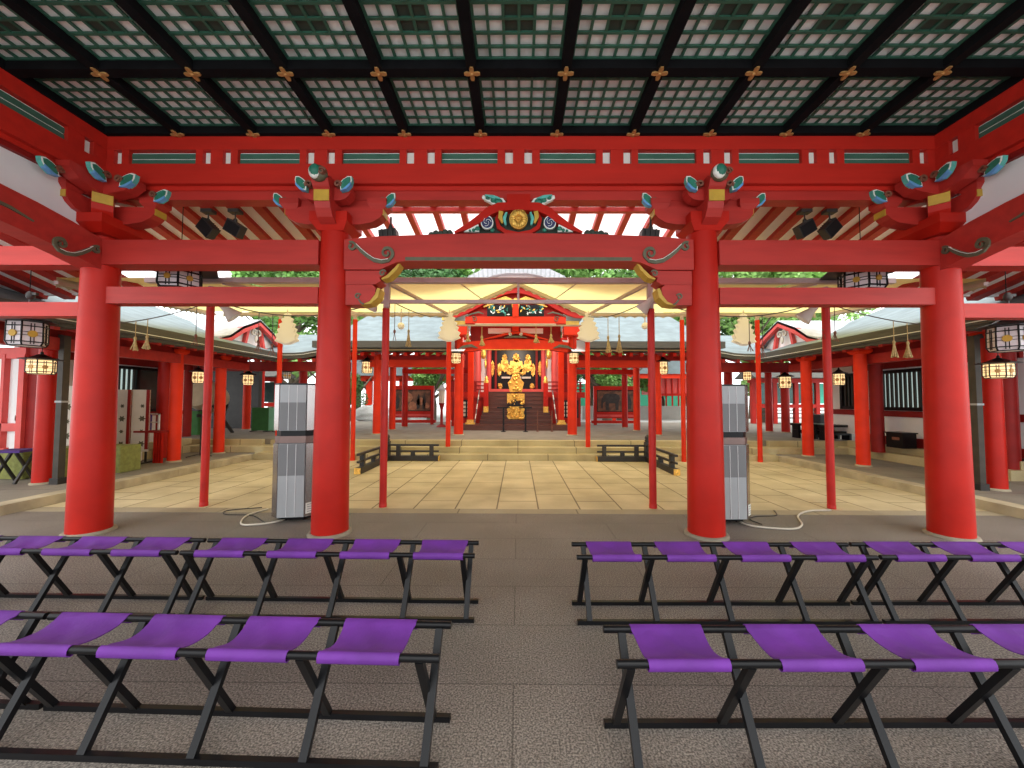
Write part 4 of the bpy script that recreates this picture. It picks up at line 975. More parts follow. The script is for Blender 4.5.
# right room wall with black slatted window
m = MB(); m.use(WHITE).bb(9.0, 9.1, 7.0, 11.3, 0.62, 2.6); m.use(DRED); m.bb(8.96, 9.02, 7.0, 11.3, 1.13, 1.27); m.bb(8.96, 9.02, 7.0, 10.5, 0.45, 0.66); m.bb(8.93, 9.02, 7.0, 10.5, 2.28, 2.5)
wr = struct('wall_gallery_right', m, None, 'white plaster wall with red rails behind the right gallery')
w = thing('window', 'black slatted window in the white wall behind the right gallery', 'window', (8.95, 9.1, 1.3)); w['kind'] = 'structure'; off = w.location.copy()
m = MB(); m.bb(8.90, 8.97, 8.62, 9.86, 2.16, 2.24); m.bb(8.90, 8.97, 8.62, 9.86, 1.28, 1.36); m.bb(8.90, 8.97, 8.62, 8.70, 1.28, 2.24); m.bb(8.90, 8.97, 9.78, 9.86, 1.28, 2.24); obj('window_frame', m, BLACK, w, off)
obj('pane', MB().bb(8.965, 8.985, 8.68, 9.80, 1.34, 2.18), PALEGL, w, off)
for k in range(10): obj('slat', MB().bb(8.915, 8.955, 8.74 + k * 0.108, 8.74 + k * 0.108 + 0.045, 1.34, 2.18), BLKW, w, off)
w = thing('window', 'dark slatted window behind the right outer awning pole', 'window', (8.95, 10.5, 1.3)); w['kind'] = 'structure'; off = w.location.copy()
m = MB(); m.bb(8.90, 8.97, 10.15, 10.9, 2.16, 2.24); m.bb(8.90, 8.97, 10.15, 10.9, 1.28, 1.36); m.bb(8.90, 8.97, 10.15, 10.23, 1.28, 2.24); m.bb(8.90, 8.97, 10.82, 10.9, 1.28, 2.24); obj('window_frame', m, BLACK, w, off)
obj('pane', MB().bb(8.965, 8.985, 10.2, 10.85, 1.34, 2.18), GLASSD, w, off)
for k in range(5): obj('slat', MB().bb(8.915, 8.955, 10.27 + k * 0.11, 10.27 + k * 0.11 + 0.045, 1.34, 2.18), BLKW, w, off)
for y, lb_ in ((9.35, 'flat red wall post beside the slatted window, behind the middle right gallery column'), (7.1, 'flat red wall post at the near end of the right gallery wall')):
    column(8.50 if y > 8 else 8.8, y, 0.30, 2.1, 0.13, 0.13, DRED, lb_, plinth=False, n=20)
o = obj('door_panel', MB().bb(9.4, 9.46, 5.0, 6.9, 0.12, 2.6).bb(9.36, 9.42, 5.85, 5.95, 0.12, 2.6).bb(9.36, 9.42, 5.0, 6.9, 1.2, 1.3), DRED, None, Vector((9.4, 5.95, 0.12))); tag(o, 'dark red boarded doors at the far right edge behind the lit lantern', 'door')
# left room: lattice window, patterned screens
m = MB(); m.use(WHITE).bb(-9.1, -9.0, 7.0, 10.5, 0.45, 2.6); m.use(DRED); m.bb(-9.02, -8.93, 7.0, 10.5, 2.28, 2.5); m.bb(-9.02, -8.96, 7.0, 10.5, 1.1, 1.2)
struct('wall_gallery_left', m, None, 'white wall with a red head rail behind the left gallery')
w = thing('window', 'black barred window behind the left gallery, above the patterned screen', 'window', (-8.95, 8.9, 1.3)); w['kind'] = 'structure'; off = w.location.copy()
m = MB(); m.bb(-8.97, -8.90, 8.0, 9.9, 2.18, 2.25); m.bb(-8.97, -8.90, 8.0, 9.9, 1.20, 1.28); m.bb(-8.97, -8.90, 9.80, 9.9, 1.2, 2.24); m.bb(-8.97, -8.90, 8.0, 8.08, 1.2, 2.24); m.bb(-8.97, -8.90, 9.1, 9.18, 1.2, 2.24); obj('window_frame', m, BLACK, w, off)
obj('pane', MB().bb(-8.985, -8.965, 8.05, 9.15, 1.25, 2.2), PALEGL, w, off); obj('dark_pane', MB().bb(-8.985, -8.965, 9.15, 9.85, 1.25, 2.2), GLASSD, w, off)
for k in range(9): obj('slat', MB().bb(-8.95, -8.91, 8.14 + k * 0.112, 8.14 + k * 0.112 + 0.03, 1.26, 2.2), BLKW, w, off)
column(-8.42, 9.3, 0.12, 2.3, 0.14, 0.14, RED, 'dark vermilion post just left of the middle left gallery column', plinth=False, n=20)
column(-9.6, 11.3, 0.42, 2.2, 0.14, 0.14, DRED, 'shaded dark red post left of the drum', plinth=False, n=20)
def screen(x, y, w, h, rz, label):
    root = thing('folding_screen', label, 'screen', (x + 0.12, y, 0.12), rz)
    obj('cloth_panel', MB().bb(-w / 2, w / 2, -0.015, 0.015, 0.25, h), CREAM, root)
    m = MB(); m.use(MOTIF)
    rows = int((h - 0.4) / 0.26); cols = max(1, int(w / 0.22))
    for r in range(rows):
        for c in range(cols):
            cx = -w / 2 + (c + 0.5) * w / cols; cz = 0.42 + r * 0.27; R_ = 0.07 if (r + c) % 2 else 0.045
            pts = []
            for k in range(12): a = PI * k / 6; q = R_ * (1 if k % 2 == 0 else 0.55); pts.append((cx + q * math.cos(a), cz + q * math.sin(a)))
            m.prism(pts, (0, -0.018, 0), (1, 0, 0), (0, 0, 1), 0.006)
    obj('printed_motifs', m, None, root)
    obj('red_band', MB().bb(w / 2 - 0.06 - 0.3 * 0, w / 2 - 0.0, -0.02, 0.02, 0.3, h), DRED, root)
    for q in (-1, 1): obj('foot', MB().bb(q * (w / 2 - 0.04) - 0.02, q * (w / 2 - 0.04) + 0.02, -0.2, 0.2, 0.0, 0.03).bb(q * (w / 2 - 0.04) - 0.015, q * (w / 2 - 0.04) + 0.015, -0.015, 0.015, 0.03, 0.26), BLKW, root)
p = at(70, 440, 7.3); screen(p.x, 7.3, 0.62, 1.62, 0.1, 'cream screen with dark flower motifs left of the left corner column')
p = at(108, 440, 8.3); screen(p.x, 8.3, 0.62, 1.58, 0.1, 'cream screen with dark flower motifs just right of the left corner column')
p = at(127, 440, 8.35); screen(p.x, 8.4, 0.50, 1.58, 0.2, 'cream screen with dark flower motifs, farther of the two right of the left corner column')
def draped_box(px, pyb, Y, w, d, h, m, label, name='draped_box'):
    p = at(px, pyb, Y); root = thing(name, label, 'box', (p.x, Y, 0.118))
    P = []
    ms = MB(); ms.bb(-w / 2, w / 2, -d / 2, d / 2, h - 0.02, h)
    for k in range(4):
        c, s_ = [(0, -d / 2), (w / 2, 0), (0, d / 2), (-w / 2, 0)][k], None
    n = 20
    ring = []
    for t in range(n * 4):
        sd = t // n; u = (t % n) / n
        x = [-w / 2 + w * u, w / 2, w / 2 - w * u, -w / 2][sd]; y = [-d / 2, -d / 2 + d * u, d / 2, d / 2 - d * u][sd]; ring.append((x, y))
    ring.append(ring[0])
    ms.grid([[(x, y, h) for x, y in ring], [(x * (1 + 0.02 * math.sin(i)), y * (1 + 0.03 * math.sin(i)), 0.01) for i, (x, y) in enumerate(ring)]], 0)
    obj('cloth_cover', ms, m, root); obj('top_board', MB().bb(-w / 2 + 0.02, w / 2 - 0.02, -d / 2 + 0.02, d / 2 - 0.02, 0.05, h - 0.03), m, root)
draped_box(24, 478, 6.9, 0.42, 0.4, 0.50, OLIVEC, 'olive cloth covered box left of the nearest left gallery column')
draped_box(62, 476, 7.0, 0.42, 0.4, 0.52, OLIVEC, 'olive cloth covered box between the dark post and the left corner column')
draped_box(117, 470, 7.5, 0.5, 0.4, 0.50, OLIVEC, 'olive cloth covered box just right of the left corner column')
# red slatted stand, low fences
p = at(145, 462, 8.5); root = thing('slatted_stand', 'red slatted table stand behind the left gallery, by the middle column', 'stand', (p.x, 8.5, 0.118))
for q in (-1, 1):
    for k in range(4): obj('slat', MB().bb(q * 0.28 - 0.10 + k * 0.055, q * 0.28 - 0.075 + k * 0.055, -0.02, 0.02, 0.0, 0.66), RED, root)
obj('table_top', MB().bb(-0.42, 0.42, -0.12, 0.12, 0.66, 0.70), DRED, root)
p = at(148, 435, 8.8); root = thing('white_rack', 'white and purple rack behind the red slatted stand', 'rack', (p.x, 8.8, 0.55))
obj('purple_cloth', MB().bb(-0.14, 0.06, -0.02, 0.02, 0.25, 0.62), PURPC, root)
for k in range(5): obj('stripe', MB().bb(-0.14 + k * 0.045, -0.125 + k * 0.045, -0.026, -0.02, 0.25, 0.62), CWHITE, root)
obj('frame', MB().bb(-0.16, 0.25, -0.015, 0.015, 0.60, 0.63).bb(-0.16, 0.25, -0.015, 0.015, 0.2, 0.23).bb(0.22, 0.25, -0.015, 0.015, -0.43, 0.63).bb(-0.16, -0.13, -0.015, 0.015, -0.43, 0.63).bb(-0.16, 0.25, -0.015, 0.015, 0.42, 0.44), CWHITE, root)
# drum on its stand and things on the left terrace
root = thing('taiko_drum', 'large tan drum on a black stand in the shade of the left terrace', 'drum', (-9.75, 12.3, 0.42))
m = MB(); prof = [(0.40, -0.38), (0.47, -0.2), (0.49, 0), (0.47, 0.2), (0.40, 0.38)]; m.lathe(prof, (0, 0, 0), 28); R = Matrix.Rotation(PI / 2 - 0.3, 3, 'X'); m.v = [tuple(R @ Vector(v) + Vector((0, 0, 1.15))) for v in m.v]
obj('drum_body', m, TAN, root)
m = MB(); 
for q in (-1, 1): m.bar((q * 0.55, -0.35, 0), (q * 0.40, 0.3, 0.9), 0.07, 0.07); m.bar((q * 0.55, 0.35, 0), (q * 0.40, -0.3, 0.9), 0.07, 0.07)
m.bar((-0.6, -0.3, 0.45), (0.6, -0.3, 0.45), 0.06, 0.06); obj('drum_stand', m, BLKW, root)
def plainbox(name, cat, label, c, d, m, loc=None, parts=()):
    root = thing(name, label, cat, (c[0], c[1], c[2]))
    obj('body', MB().bb(-d[0] / 2, d[0] / 2, -d[1] / 2, d[1] / 2, 0, d[2]), m, root)
    obj('edge_trim', MB().bb(-d[0] / 2 - 0.015, d[0] / 2 + 0.015, -d[1] / 2 - 0.015, d[1] / 2 + 0.015, d[2], d[2] + 0.03), BLKW, root)
    return root
p = at(196, 432, 12.0); plainbox('cabinet', 'cabinet', 'dark green covered cabinet left of the drum', (p.x, 12.0, 0.424), (0.42, 0.4, 0.72), GREENC)
for px, m, lb_, w in ((260, GREENC, 'dark green board screen beside the left cooler', 0.28), (272.5, LGREENC, 'pale green board screen beside the left cooler', 0.13)):
    p = at(px, 430, 13.2); root = thing('board_screen', lb_, 'screen', (p.x, 13.2, 0.424)); obj('board', MB().bb(-w, w, -0.02, 0.02, 0.03, 0.80), m, root)
    for q in (-1, 1): obj('foot', MB().bb(q * w * 0.8 - 0.03, q * w * 0.8 + 0.03, -0.15, 0.15, 0, 0.03), BLKW, root)
root = thing('microphone_stand', 'black stand with tripod feet in front of the left gallery steps', 'stand', (at(200, 456, 9.5).x, 9.5, 0.12))
obj('rod', MB().cyl((0, 0, 0.03), (0, 0, 0.95), 0.014, n=8), BLKW, root)
for k in range(3): obj('foot', MB().bar((0, 0, 0.06), (0.28 * math.cos(k * 2.1), 0.28 * math.sin(k * 2.1), 0.01), 0.02, 0.02), BLKW, root)
obj('head', MB().box((0, 0, 0.98), (0.2, 0.06, 0.08)), BLKW, root)
root = thing('folding_stool', 'black folding stool with purple seat at the far left edge', 'stool', (at(14, 478, 6.5).x, 6.5, 0.118), 0.2)
for q in (-1, 1): 
    obj('leg', MB().bar((q * 0.16, -0.18, 0), (q * 0.16, 0.14, 0.50), 0.03, 0.04), BLKW, root); obj('leg', MB().bar((q * 0.13, 0.18, 0), (q * 0.13, -0.14, 0.50), 0.03, 0.04), BLKW, root)
obj('seat', MB().bb(-0.2, 0.2, -0.17, 0.17, 0.50, 0.54), PURPC, root)
# dark posts beside the nearest gallery columns
for s in (-1, 1):
    x, y = galcols[s][0]; x -= s * 0.27; y -= 0.02
    root = thing('rain_post', 'dark brown square post beside the nearest %s gallery column' % side(s), 'post', (x, y, 0.118))
    obj('shaft', MB().bb(-0.045, 0.045, -0.05, 0.05, 0.08, 2.42), DPOST, root); obj('shoe', MB().box((0, 0, 0.05), (0.14, 0.14, 0.10)), BLKW, root); obj('bracket_arm', MB().bar((0, 0, 2.38), (s * 0.13, 0.0, 2.42), 0.05, 0.07), BLKW, root)
    obj('clamp', MB().bb(-0.055, 0.055, -0.06, 0.06, 1.32, 1.35), LGREY, root)
# far left red framed doors, far right stone
root = thing('panel_door', 'red framed door with white panels at the far left edge', 'door', (-9.55, 6.9, 0.12)); off = root.location.copy()
m = MB(); X = lambda px: at(px, 400, 7.0).x
m.bb(X(-40), X(26), 6.96, 7.04, 2.22, 2.42); m.bb(X(21), X(26.5), 6.94, 7.05, 0.12, 2.3); m.bb(X(-40), X(22), 6.95, 7.05, 0.92, 1.06); m.bb(X(3), X(6), 6.95, 7.05, 0.12, 2.3); m.bb(X(-40), X(10), 6.95, 7.04, 0.55, 0.62)
obj('door_frame', m, PINK, root, off); obj('white_panel', MB().bb(X(-40), X(22), 7.04, 7.08, 0.14, 2.3), BOARD, root, off)
obj('corner_pillar', MB().bb(X(26.5), X(38), 7.0, 7.3, 0.12, 2.5), DRED, root, off)
def rock(name, label, c, r, m, cat='stone', seed=1):
    rn = random.Random(seed); mb = MB(); mb.ell((0, 0, r[2] * 0.75), r, 14, 9)
    mb.v = [(v[0] * (1 + rn.uniform(-.09, .09)), v[1] * (1 + rn.uniform(-.09, .09)), max(0, v[2] * (1 + rn.uniform(-.06, .06)))) for v in mb.v]
    mb.s = [False] * len(mb.s)
    o = obj(name, mb, m); o.location = c; return tag(o, label, cat)
p = at(1024, 470, 7.2)
plainbox('stone_block', 'stone', 'rough tan stone block at the far right edge by the nearest right gallery column', (p.x + 0.1, 7.2, 0.118), (0.75, 0.5, 0.34), STONE)
rock('boulder', 'tan boulder on the stone block at the far right edge', (p.x + 0.25, 7.2, 0.48), (0.30, 0.22, 0.33), TAN)
# black boxes and benches behind the right gallery
p = at(892, 446, 9.0); root = thing('black_chest', 'black chest with a small red mark against the right gallery wall', 'chest', (8.66, 8.95, 0.45))
obj('body', MB().bb(-0.15, 0.15, -0.2, 0.2, 0, 0.32), BLACK, root); obj('lid', MB().bb(-0.17, 0.17, -0.22, 0.22, 0.32, 0.35), BLACK, root); obj('mark', MB().bb(-0.158, -0.15, -0.12, 0.05, 0.18, 0.24), BROWN, root)
for k, (px, Y) in enumerate(((826, 11.6), (840, 11.3), (848, 10.9))):
    p = at(px, 436, Y); root = thing('low_black_bench', ['low black bench on the right terrace, farthest of three', 'low black bench on the right terrace, middle of three', 'low black bench on the right terrace, nearest of three'][k], 'bench', (p.x - 0.55 + 0.1 * k, Y, 0.424), 0.1)
    obj('seat', MB().bb(-0.40, 0.40, -0.15, 0.15, 0.36, 0.42), BLACK, root); obj('back_box', MB().bb(-0.38, 0.38, -0.1, 0.1, 0.14, 0.24), BLACK, root)
    for q in (-1, 1): obj('leg', MB().bb(q * 0.34 - 0.03, q * 0.34 + 0.03, -0.12, 0.12, 0, 0.36), BLACK, root)
p = at(818, 420, 12.5); plainbox('black_box', 'box', 'black box standing on the right terrace behind the gallery column', (p.x + 0.1, 12.4, 0.424), (0.5, 0.4, 0.62), BLACK)

# roof gables on the side roofs
for s in (-1, 1):
    X0 = s * 7.75; root = thing('roof_gable', 'small red and white gable with carved pendant on the %s roof' % side(s), 'gable', (X0, 11.4, 3.0)); off = root.location.copy()
    ya, yb = 9.9, 12.9; ym = (ya + yb) / 2; za, zt = 3.02, 3.74
    C1 = [(ya, za), (ya + 0.35, za + 0.10), (ya + 0.8, za + 0.40), (ym, zt), (yb - 0.8, za + 0.40), (yb - 0.35, za + 0.10), (yb, za)]
    obj('barge_board', MB().ribbon(C1, [0.10, 0.15, 0.17, 0.16, 0.17, 0.15, 0.10], (X0 - s * 0.12, 0, 0), (0, 1, 0), (0, 0, 1), 0.12), PINK, root, off)
    obj('white_board', MB().prism([(a, b - 0.06) for a, b in C1] + [(yb, za - 0.1), (ya, za - 0.1)], (X0 + s * 0.10, 0, 0), (0, 1, 0), (0, 0, 1), 0.06), BOARD, root, off)
    m = MB(); m.bb(X0 - s * 0.02, X0 + s * 0.08, ya, yb, za - 0.08, za + 0.04)
    for y in (ym - 0.42, ym + 0.42): m.bar((X0, y, za), (X0, y + (0.16 if y < ym else -0.16), za + 0.58), 0.09, 0.09)
    obj('red_struts', m, PINK, root, off)
    m = MB(); m.ribbon(spiral(ym - 0.10, za + 0.42, 0.11, 0.03, 0.3, 1.1), 0.04, (X0 - s * 0.06, 0, 0), (0, 1, 0), (0, 0, 1), 0.04); m.ribbon(spiral(ym + 0.10, za + 0.42, 0.11, 0.03, 2.8, -1.1), 0.04, (X0 - s * 0.06, 0, 0), (0, 1, 0), (0, 0, 1), 0.04); m.ell((X0 - s * 0.06, ym, za + 0.24), (0.03, 0.06, 0.11))
    obj('carved_pendant', m, CREAM, root, off)
    rf = []
    for dx in (-0.18, 2.6): rf.append([(X0 + s * dx, a, b + 0.10) for a, b in C1])
    obj('gable_roof', MB().grid(rf, 0.08), RIDGE, root, off)
# transverse low roofs at the far ends of the galleries
for s in (-1, 1):
    root = thing('wing_roof', 'bluish bark roof of the low cross wing on the %s, meeting the gallery' % side(s), 'roof', (s * 8, 13, 2.9)); off = root.location.copy()
    P = []
    for i in range(13):
        t = i / 12; y = 11.25 + 3.4 * t
        P.append([(s * x, y, 2.84 + 1.1 * t ** 1.1 + (0.12 * math.exp(-((x - 5.6) / 0.45) ** 2) if x < 6.4 else 0)) for x in (5.3, 5.6, 5.9, 6.2, 6.5, 6.8, 7.4, 9, 12, 15)])
    obj('roof_surface', MB().grid(P, 0.1), ROOF, root, off)
    m = MB()
    xs = (5.3, 5.6, 5.9, 6.2, 6.5, 6.8, 7.4, 9, 12)
    for a, b in zip(xs[:-1], xs[1:]):
        za = 2.76 + 0.12 * math.exp(-((a - 5.6) / 0.45) ** 2); zb = 2.76 + 0.12 * math.exp(-((b - 5.6) / 0.45) ** 2)
        m.bar((s * a, 11.3, za), (s * b, 11.3, zb), 0.14, 0.17)
    obj('eave_layers', m, ROOFE, root, off)
    m = MB()
    for a, b in zip(xs[:-1], xs[1:]):
        za = 2.78 + 0.12 * math.exp(-((a - 5.6) / 0.45) ** 2); zb = 2.78 + 0.12 * math.exp(-((b - 5.6) / 0.45) ** 2)
        m.bar((s * a, 11.215, za), (s * b, 11.215, zb), 0.015, 0.014)
    obj('white_drip_line', m, CWHITE, root, off)
    longbar('wing_beam', 'dark red beam under the low cross wing on the %s' % side(s), 'beam', (s * 5.0, 11.5, 2.34), (s * 12, 11.7, 2.62), DRED)
    first = None
    for k in range(14):
        x = 5.5 + 0.42 * k
        if first is None: first = obj('rafter', MB().bar((0, 11.28 - off[1], 2.64 - off[2]), (0, 13.6 - off[1], 3.25 - off[2]), 0.1, 0.1), BEAM, root); first.location = (s * x - off[0], 0, 0)
        else: c = first.copy(); COL.objects.link(c); c.location = (s * x - off[0], 0, 0)
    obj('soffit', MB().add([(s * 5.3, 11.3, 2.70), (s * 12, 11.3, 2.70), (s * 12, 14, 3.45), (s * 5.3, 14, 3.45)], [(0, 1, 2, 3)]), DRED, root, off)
def tcol(px, pyb, Y, w, label, m=ORANGE, top=2.9, gx=None):
    p = at(px, pyb, Y); r = w * (Y) / FPX / 2
    return column(p.x, Y, 0.424, top - 0.424, r, r * 0.96, m, label, pm=STONE, n=18)
tcol(246, 430, 13.9, 7, 'orange-red terrace column between the drum and the green board screen', ORANGE, 2.7)
tcol(260, 420, 16.0, 6.5, 'red terrace column behind the green board screen', RED, 2.7)
tcol(302, 430, 13.0, 8, 'red terrace column directly behind the left cooler', RED, 2.7)
tcol(769.5, 433, 13.7, 6.5, 'red terrace column right of the right cooler, the nearer the cooler', RED, 2.7)
tcol(786, 434, 13.4, 7.5, 'red terrace column right of the right cooler, behind the lit lantern', RED, 2.7)
tcol(729, 430, 13.0, 8, 'red terrace column directly behind the right cooler', RED, 2.7)

# ================================================================== main shrine building
SX_ = -0.08
# wings: columns, beams, roof
for s in (-1, 1):
    S = 'left' if s < 0 else 'right'
    for (px, Y, w, wd, mm) in ((376.5 if s < 0 else 658, 12.2, 7.5, 'outermost', ORANGE), (392 if s < 0 else 637, 14.0, 6.5, 'second from outside', ORANGE), (404.5 if s < 0 else 625, 15.5, 5.8, 'third from outside, in front of the painted panel', RED)):
        tcol(px, 430, Y, w, 'red column of the %s shrine wing, %s' % (S, wd), mm, 3.05)
    root = thing('shrine_wing_roof', 'wide bluish bark roof with dark eave over the %s wing of the shrine' % S, 'roof', (s * 4, 13, 3.2)); off = root.location.copy()
    P = []
    for i in range(13):
        t = i / 12; P.append([(s * x, 11.35 + 5.5 * t, 3.22 + 2.3 * t ** 1.15) for x in (2.0, 2.7, 3.5, 4.5, 5.95)])
    obj('roof_surface', MB().grid(P, 0.1), ROOF, root, off)
    m = MB(); m.bb(s * 2.0, s * 6.0, 11.32, 11.5, 3.02, 3.21); m.bb(s * 2.0, s * 5.9, 11.42, 11.7, 2.93, 3.02); obj('eave_layers', m, ROOFE, root, off)
    obj('pale_eave_strip', MB().bb(s * 2.0, s * 5.9, 11.405, 11.42, 2.95, 2.975), TAN, root, off)
    first = None
    for k in range(13):
        x = 2.05 + 0.32 * k
        if first is None: first = obj('rafter_end', MB().bar((0, 11.5 - off[1], 2.84 - off[2]), (0, 14 - off[1], 3.5 - off[2]), 0.10, 0.11), RED, root); first.location = (s * x - off[0], 0, 0)
        else: c = first.copy(); COL.objects.link(c); c.location = (s * x - off[0], 0, 0)
    obj('soffit', MB().add([(s * 1.6, 11.45, 2.93), (s * 5.9, 11.45, 2.93), (s * 5.9, 14.3, 3.7), (s * 1.6, 14.3, 3.7)], [(0, 1, 2, 3)]), BOARD, root, off)
    longbar('wing_beam', 'upper red beam across the %s wing of the shrine, under the eave' % S, 'beam', (s * 1.7, 12.1, 2.52), (s * 4.6, 12.32, 2.74), ORANGE)
    longbar('wing_beam', 'deep red beam tucked under the eave of the %s shrine wing' % S, 'beam', (s * 1.7, 12.35, 2.76), (s * 5.8, 12.5, 2.93), RED)
    longbar('wing_beam', 'thin lower red beam across the %s wing of the shrine' % S, 'beam', (s * 1.7, 14.5, 2.47), (s * 4.3, 14.65, 2.64), RED)
    # picture wall
    Yw = 17.2; xa = at(392 if s < 0 else 593.5, 400, Yw).x; xb = at(434 if s < 0 else 637, 400, Yw).x
    root = thing('picture_wall', 'red framed wall with a large brown painted animal panel, %s of the shrine' % S, 'screen wall', ((xa + xb) / 2, Yw, 0.30)); off = root.location.copy()
    m = MB(); m.bb(xa, xb, Yw - 0.06, Yw + 0.06, 1.95, 2.12); m.bb(xa, xb, Yw - 0.06, Yw + 0.06, 0.72, 1.0); m.bb(xa, xa + 0.13, Yw - 0.08, Yw + 0.08, 0.32, 2.0); m.bb(xb - 0.13, xb, Yw - 0.08, Yw + 0.08, 0.32, 2.0); m.bb(xa - 0.1, xb + 0.1, Yw - 0.1, Yw + 0.1, 0.50, 0.62)
    obj('red_frame', m, DRED if 0 else RED, root, off)
    obj('pale_base_strip', MB().bb(xa + 0.13, xb - 0.13, Yw - 0.07, Yw + 0.05, 0.78, 0.88), PINK, root, off)
    m = MB(); m.use(BLACK); m.bb(xa + 0.11, xb - 0.11, Yw - 0.03, Yw + 0.03, 0.98, 1.96); m.use(PICT); m.bb(xa + 0.17, xb - 0.17, Yw - 0.04, Yw + 0.02, 1.03, 1.91)
    pp = obj('painted_panel', m, None, root, off)
    cx = (xa + xb) / 2; Yp = Yw - 0.045
    m = MB(); m.use(PICTD if s > 0 else PICTL)
    def sil(pts, k=1.0, dx=0, dz=0): m.prism([(cx + dx + a * k, 1.03 + dz + b * k) for a, b in pts], (0, Yp, 0), (1, 0, 0), (0, 0, 1), 0.01)
    if s > 0:
        sil([(-0.62, 0.12), (-0.56, 0.12), (-0.54, 0.35), (-0.44, 0.42), (-0.42, 0.05), (-0.30, 0.05), (-0.28, 0.34), (-0.02, 0.34), (0.0, 0.05), (0.13, 0.05), (0.14, 0.40), (0.20, 0.55), (0.16, 0.70), (0.0, 0.76), (-0.25, 0.74), (-0.36, 0.78), (-0.50, 0.72), (-0.60, 0.55), (-0.63, 0.3)])
        sil([(0.5, 0.1), (0.68, 0.1), (0.70, 0.4), (0.6, 0.75), (0.5, 0.6)])
    else:
        for dx, dz, k in ((-0.2, 0.38, 1), (0.0, 0.02, 0.9), (0.35, 0.25, 0.8), (0.62, 0.1, 0.6)):
            sil([(-0.18, 0.0), (0.1, 0.0), (0.2, 0.15), (0.16, 0.32), (0.02, 0.42), (-0.14, 0.38), (-0.22, 0.2)], k, dx, dz)
        m.use(PICTD)
        for dx in (-0.66, -0.4, 0.25, 0.5): sil([(-0.06, 0.05), (0.05, 0.1), (0.08, 0.4), (0.02, 0.75), (-0.05, 0.6), (-0.08, 0.3)], 1, dx, 0)
    obj('painted_figures', m, None, pp, off)
# porch columns
for s in (-1, 1):
    column(s * 1.75 + SX_, 12.1, 0.424, 3.2, 0.145, 0.14, ORANGE, 'orange porch column %s of the shrine stairs' % side(s), pm=STONE, n=20)
    root = thing('stair_post', 'square orange post with gilt foot on the %s side of the shrine stairs' % side(s), 'post', (s * 1.66 + SX_, 14.4, 0.62))
    obj('shaft', MB().bb(-0.10, 0.10, -0.10, 0.10, 0.10, 2.9), ORANGE, root); obj('gilt_foot', MB().bb(-0.12, 0.12, -0.12, 0.12, 0.0, 0.16).bb(-0.17, 0.17, -0.14, 0.14, 0, 0.06), GOLD, root)
# kohai roof: curved karahafu gable
root = thing('shrine_gable', 'curved vermilion gable with gilt and flower carvings over the shrine porch', 'gable', (SX_, 11.7, 3.3)); off = root.location.copy()
KC = []
for i in range(25):
    t = -1 + 2 * i / 24; x = t * 2.15; z = 4.00 + 0.78 * (0.5 + 0.5 * math.cos(PI * min(1, abs(t) * 1.02))) - 0.02 + 0.05 * max(0, abs(t) - 0.85) / 0.15
    KC.append((x + SX_, z))
obj('barge_board', MB().ribbon(KC, 0.17, (0, 11.55, 0), (1, 0, 0), (0, 0, 1), 0.10), RED, root, off)
obj('pink_edge', MB().ribbon([(a, b + 0.10) for a, b in KC], 0.05, (0, 11.53, 0), (1, 0, 0), (0, 0, 1), 0.16), PINK, root, off)
obj('gable_roof', MB().grid([[(a, y, b + 0.20 + 0.0) for a, b in KC] for y in (11.45, 13, 15)], 0.10), ROOF, root, off)
obj('gilt_inner_board', MB().prism([(x, z - 0.05) for x, z in KC[4:21]] + [(KC[20][0], 3.9), (KC[4][0], 3.9)], (0, 11.75, 0), (1, 0, 0), (0, 0, 1), 0.05), RED, root, off)
m = MB()
for s in (-1, 1):
    m.ribbon([(SX_ + s * a, b) for a, b in [(0.05, 4.42), (0.3, 4.52), (0.6, 4.44), (0.95, 4.28)]], [0.12, 0.16, 0.13, 0.03], (0, 11.62, 0), (1, 0, 0), (0, 0, 1), 0.06)
m.ell((SX_, 11.60, 4.36), (0.13, 0.05, 0.20)); obj('gilt_pendant', m, GOLD, root, off)
def flowers(parent, off, x0, x1, z0, z1, Y, seed):
    m = MB(); rn = random.Random(seed); m.use(BLACK).bb(x0, x1, Y, Y + 0.04, z0, z1)
    for k in range(26):
        x = rn.uniform(x0 + 0.05, x1 - 0.05); z = rn.uniform(z0 + 0.04, z1 - 0.04); m.use([CGREEN, CTEAL, CWHITE, GOLD][k % 4]); a = rn.uniform(0, PI)
        m.ribbon([(x - 0.05 * math.cos(a), z - 0.05 * math.sin(a)), (x, z), (x + 0.05 * math.cos(a), z + 0.05 * math.sin(a))], [0.01, 0.045, 0.01], (0, Y - 0.012, 0), (1, 0, 0), (0, 0, 1), 0.02)
    obj('flower_carving', m, None, parent, off)
flowers(root, off, SX_ - 0.85, SX_ - 0.10, 4.00, 4.34, 11.60, 1); flowers(root, off, SX_ + 0.10, SX_ + 0.85, 4.00, 4.34, 11.60, 2)
obj('centre_block', MB().bb(SX_ - 0.09, SX_ + 0.09, 11.55, 11.66, 3.98, 4.36), ORANGE, root, off)
obj('upper_beam', MB().bb(SX_ - 1.5, SX_ + 1.5, 11.58, 11.78, 3.78, 3.985), ORANGE, root, off)
obj('pale_beam_edge', MB().bb(SX_ - 1.2, SX_ + 1.2, 11.56, 11.60, 3.74, 3.775), TAN, root, off)
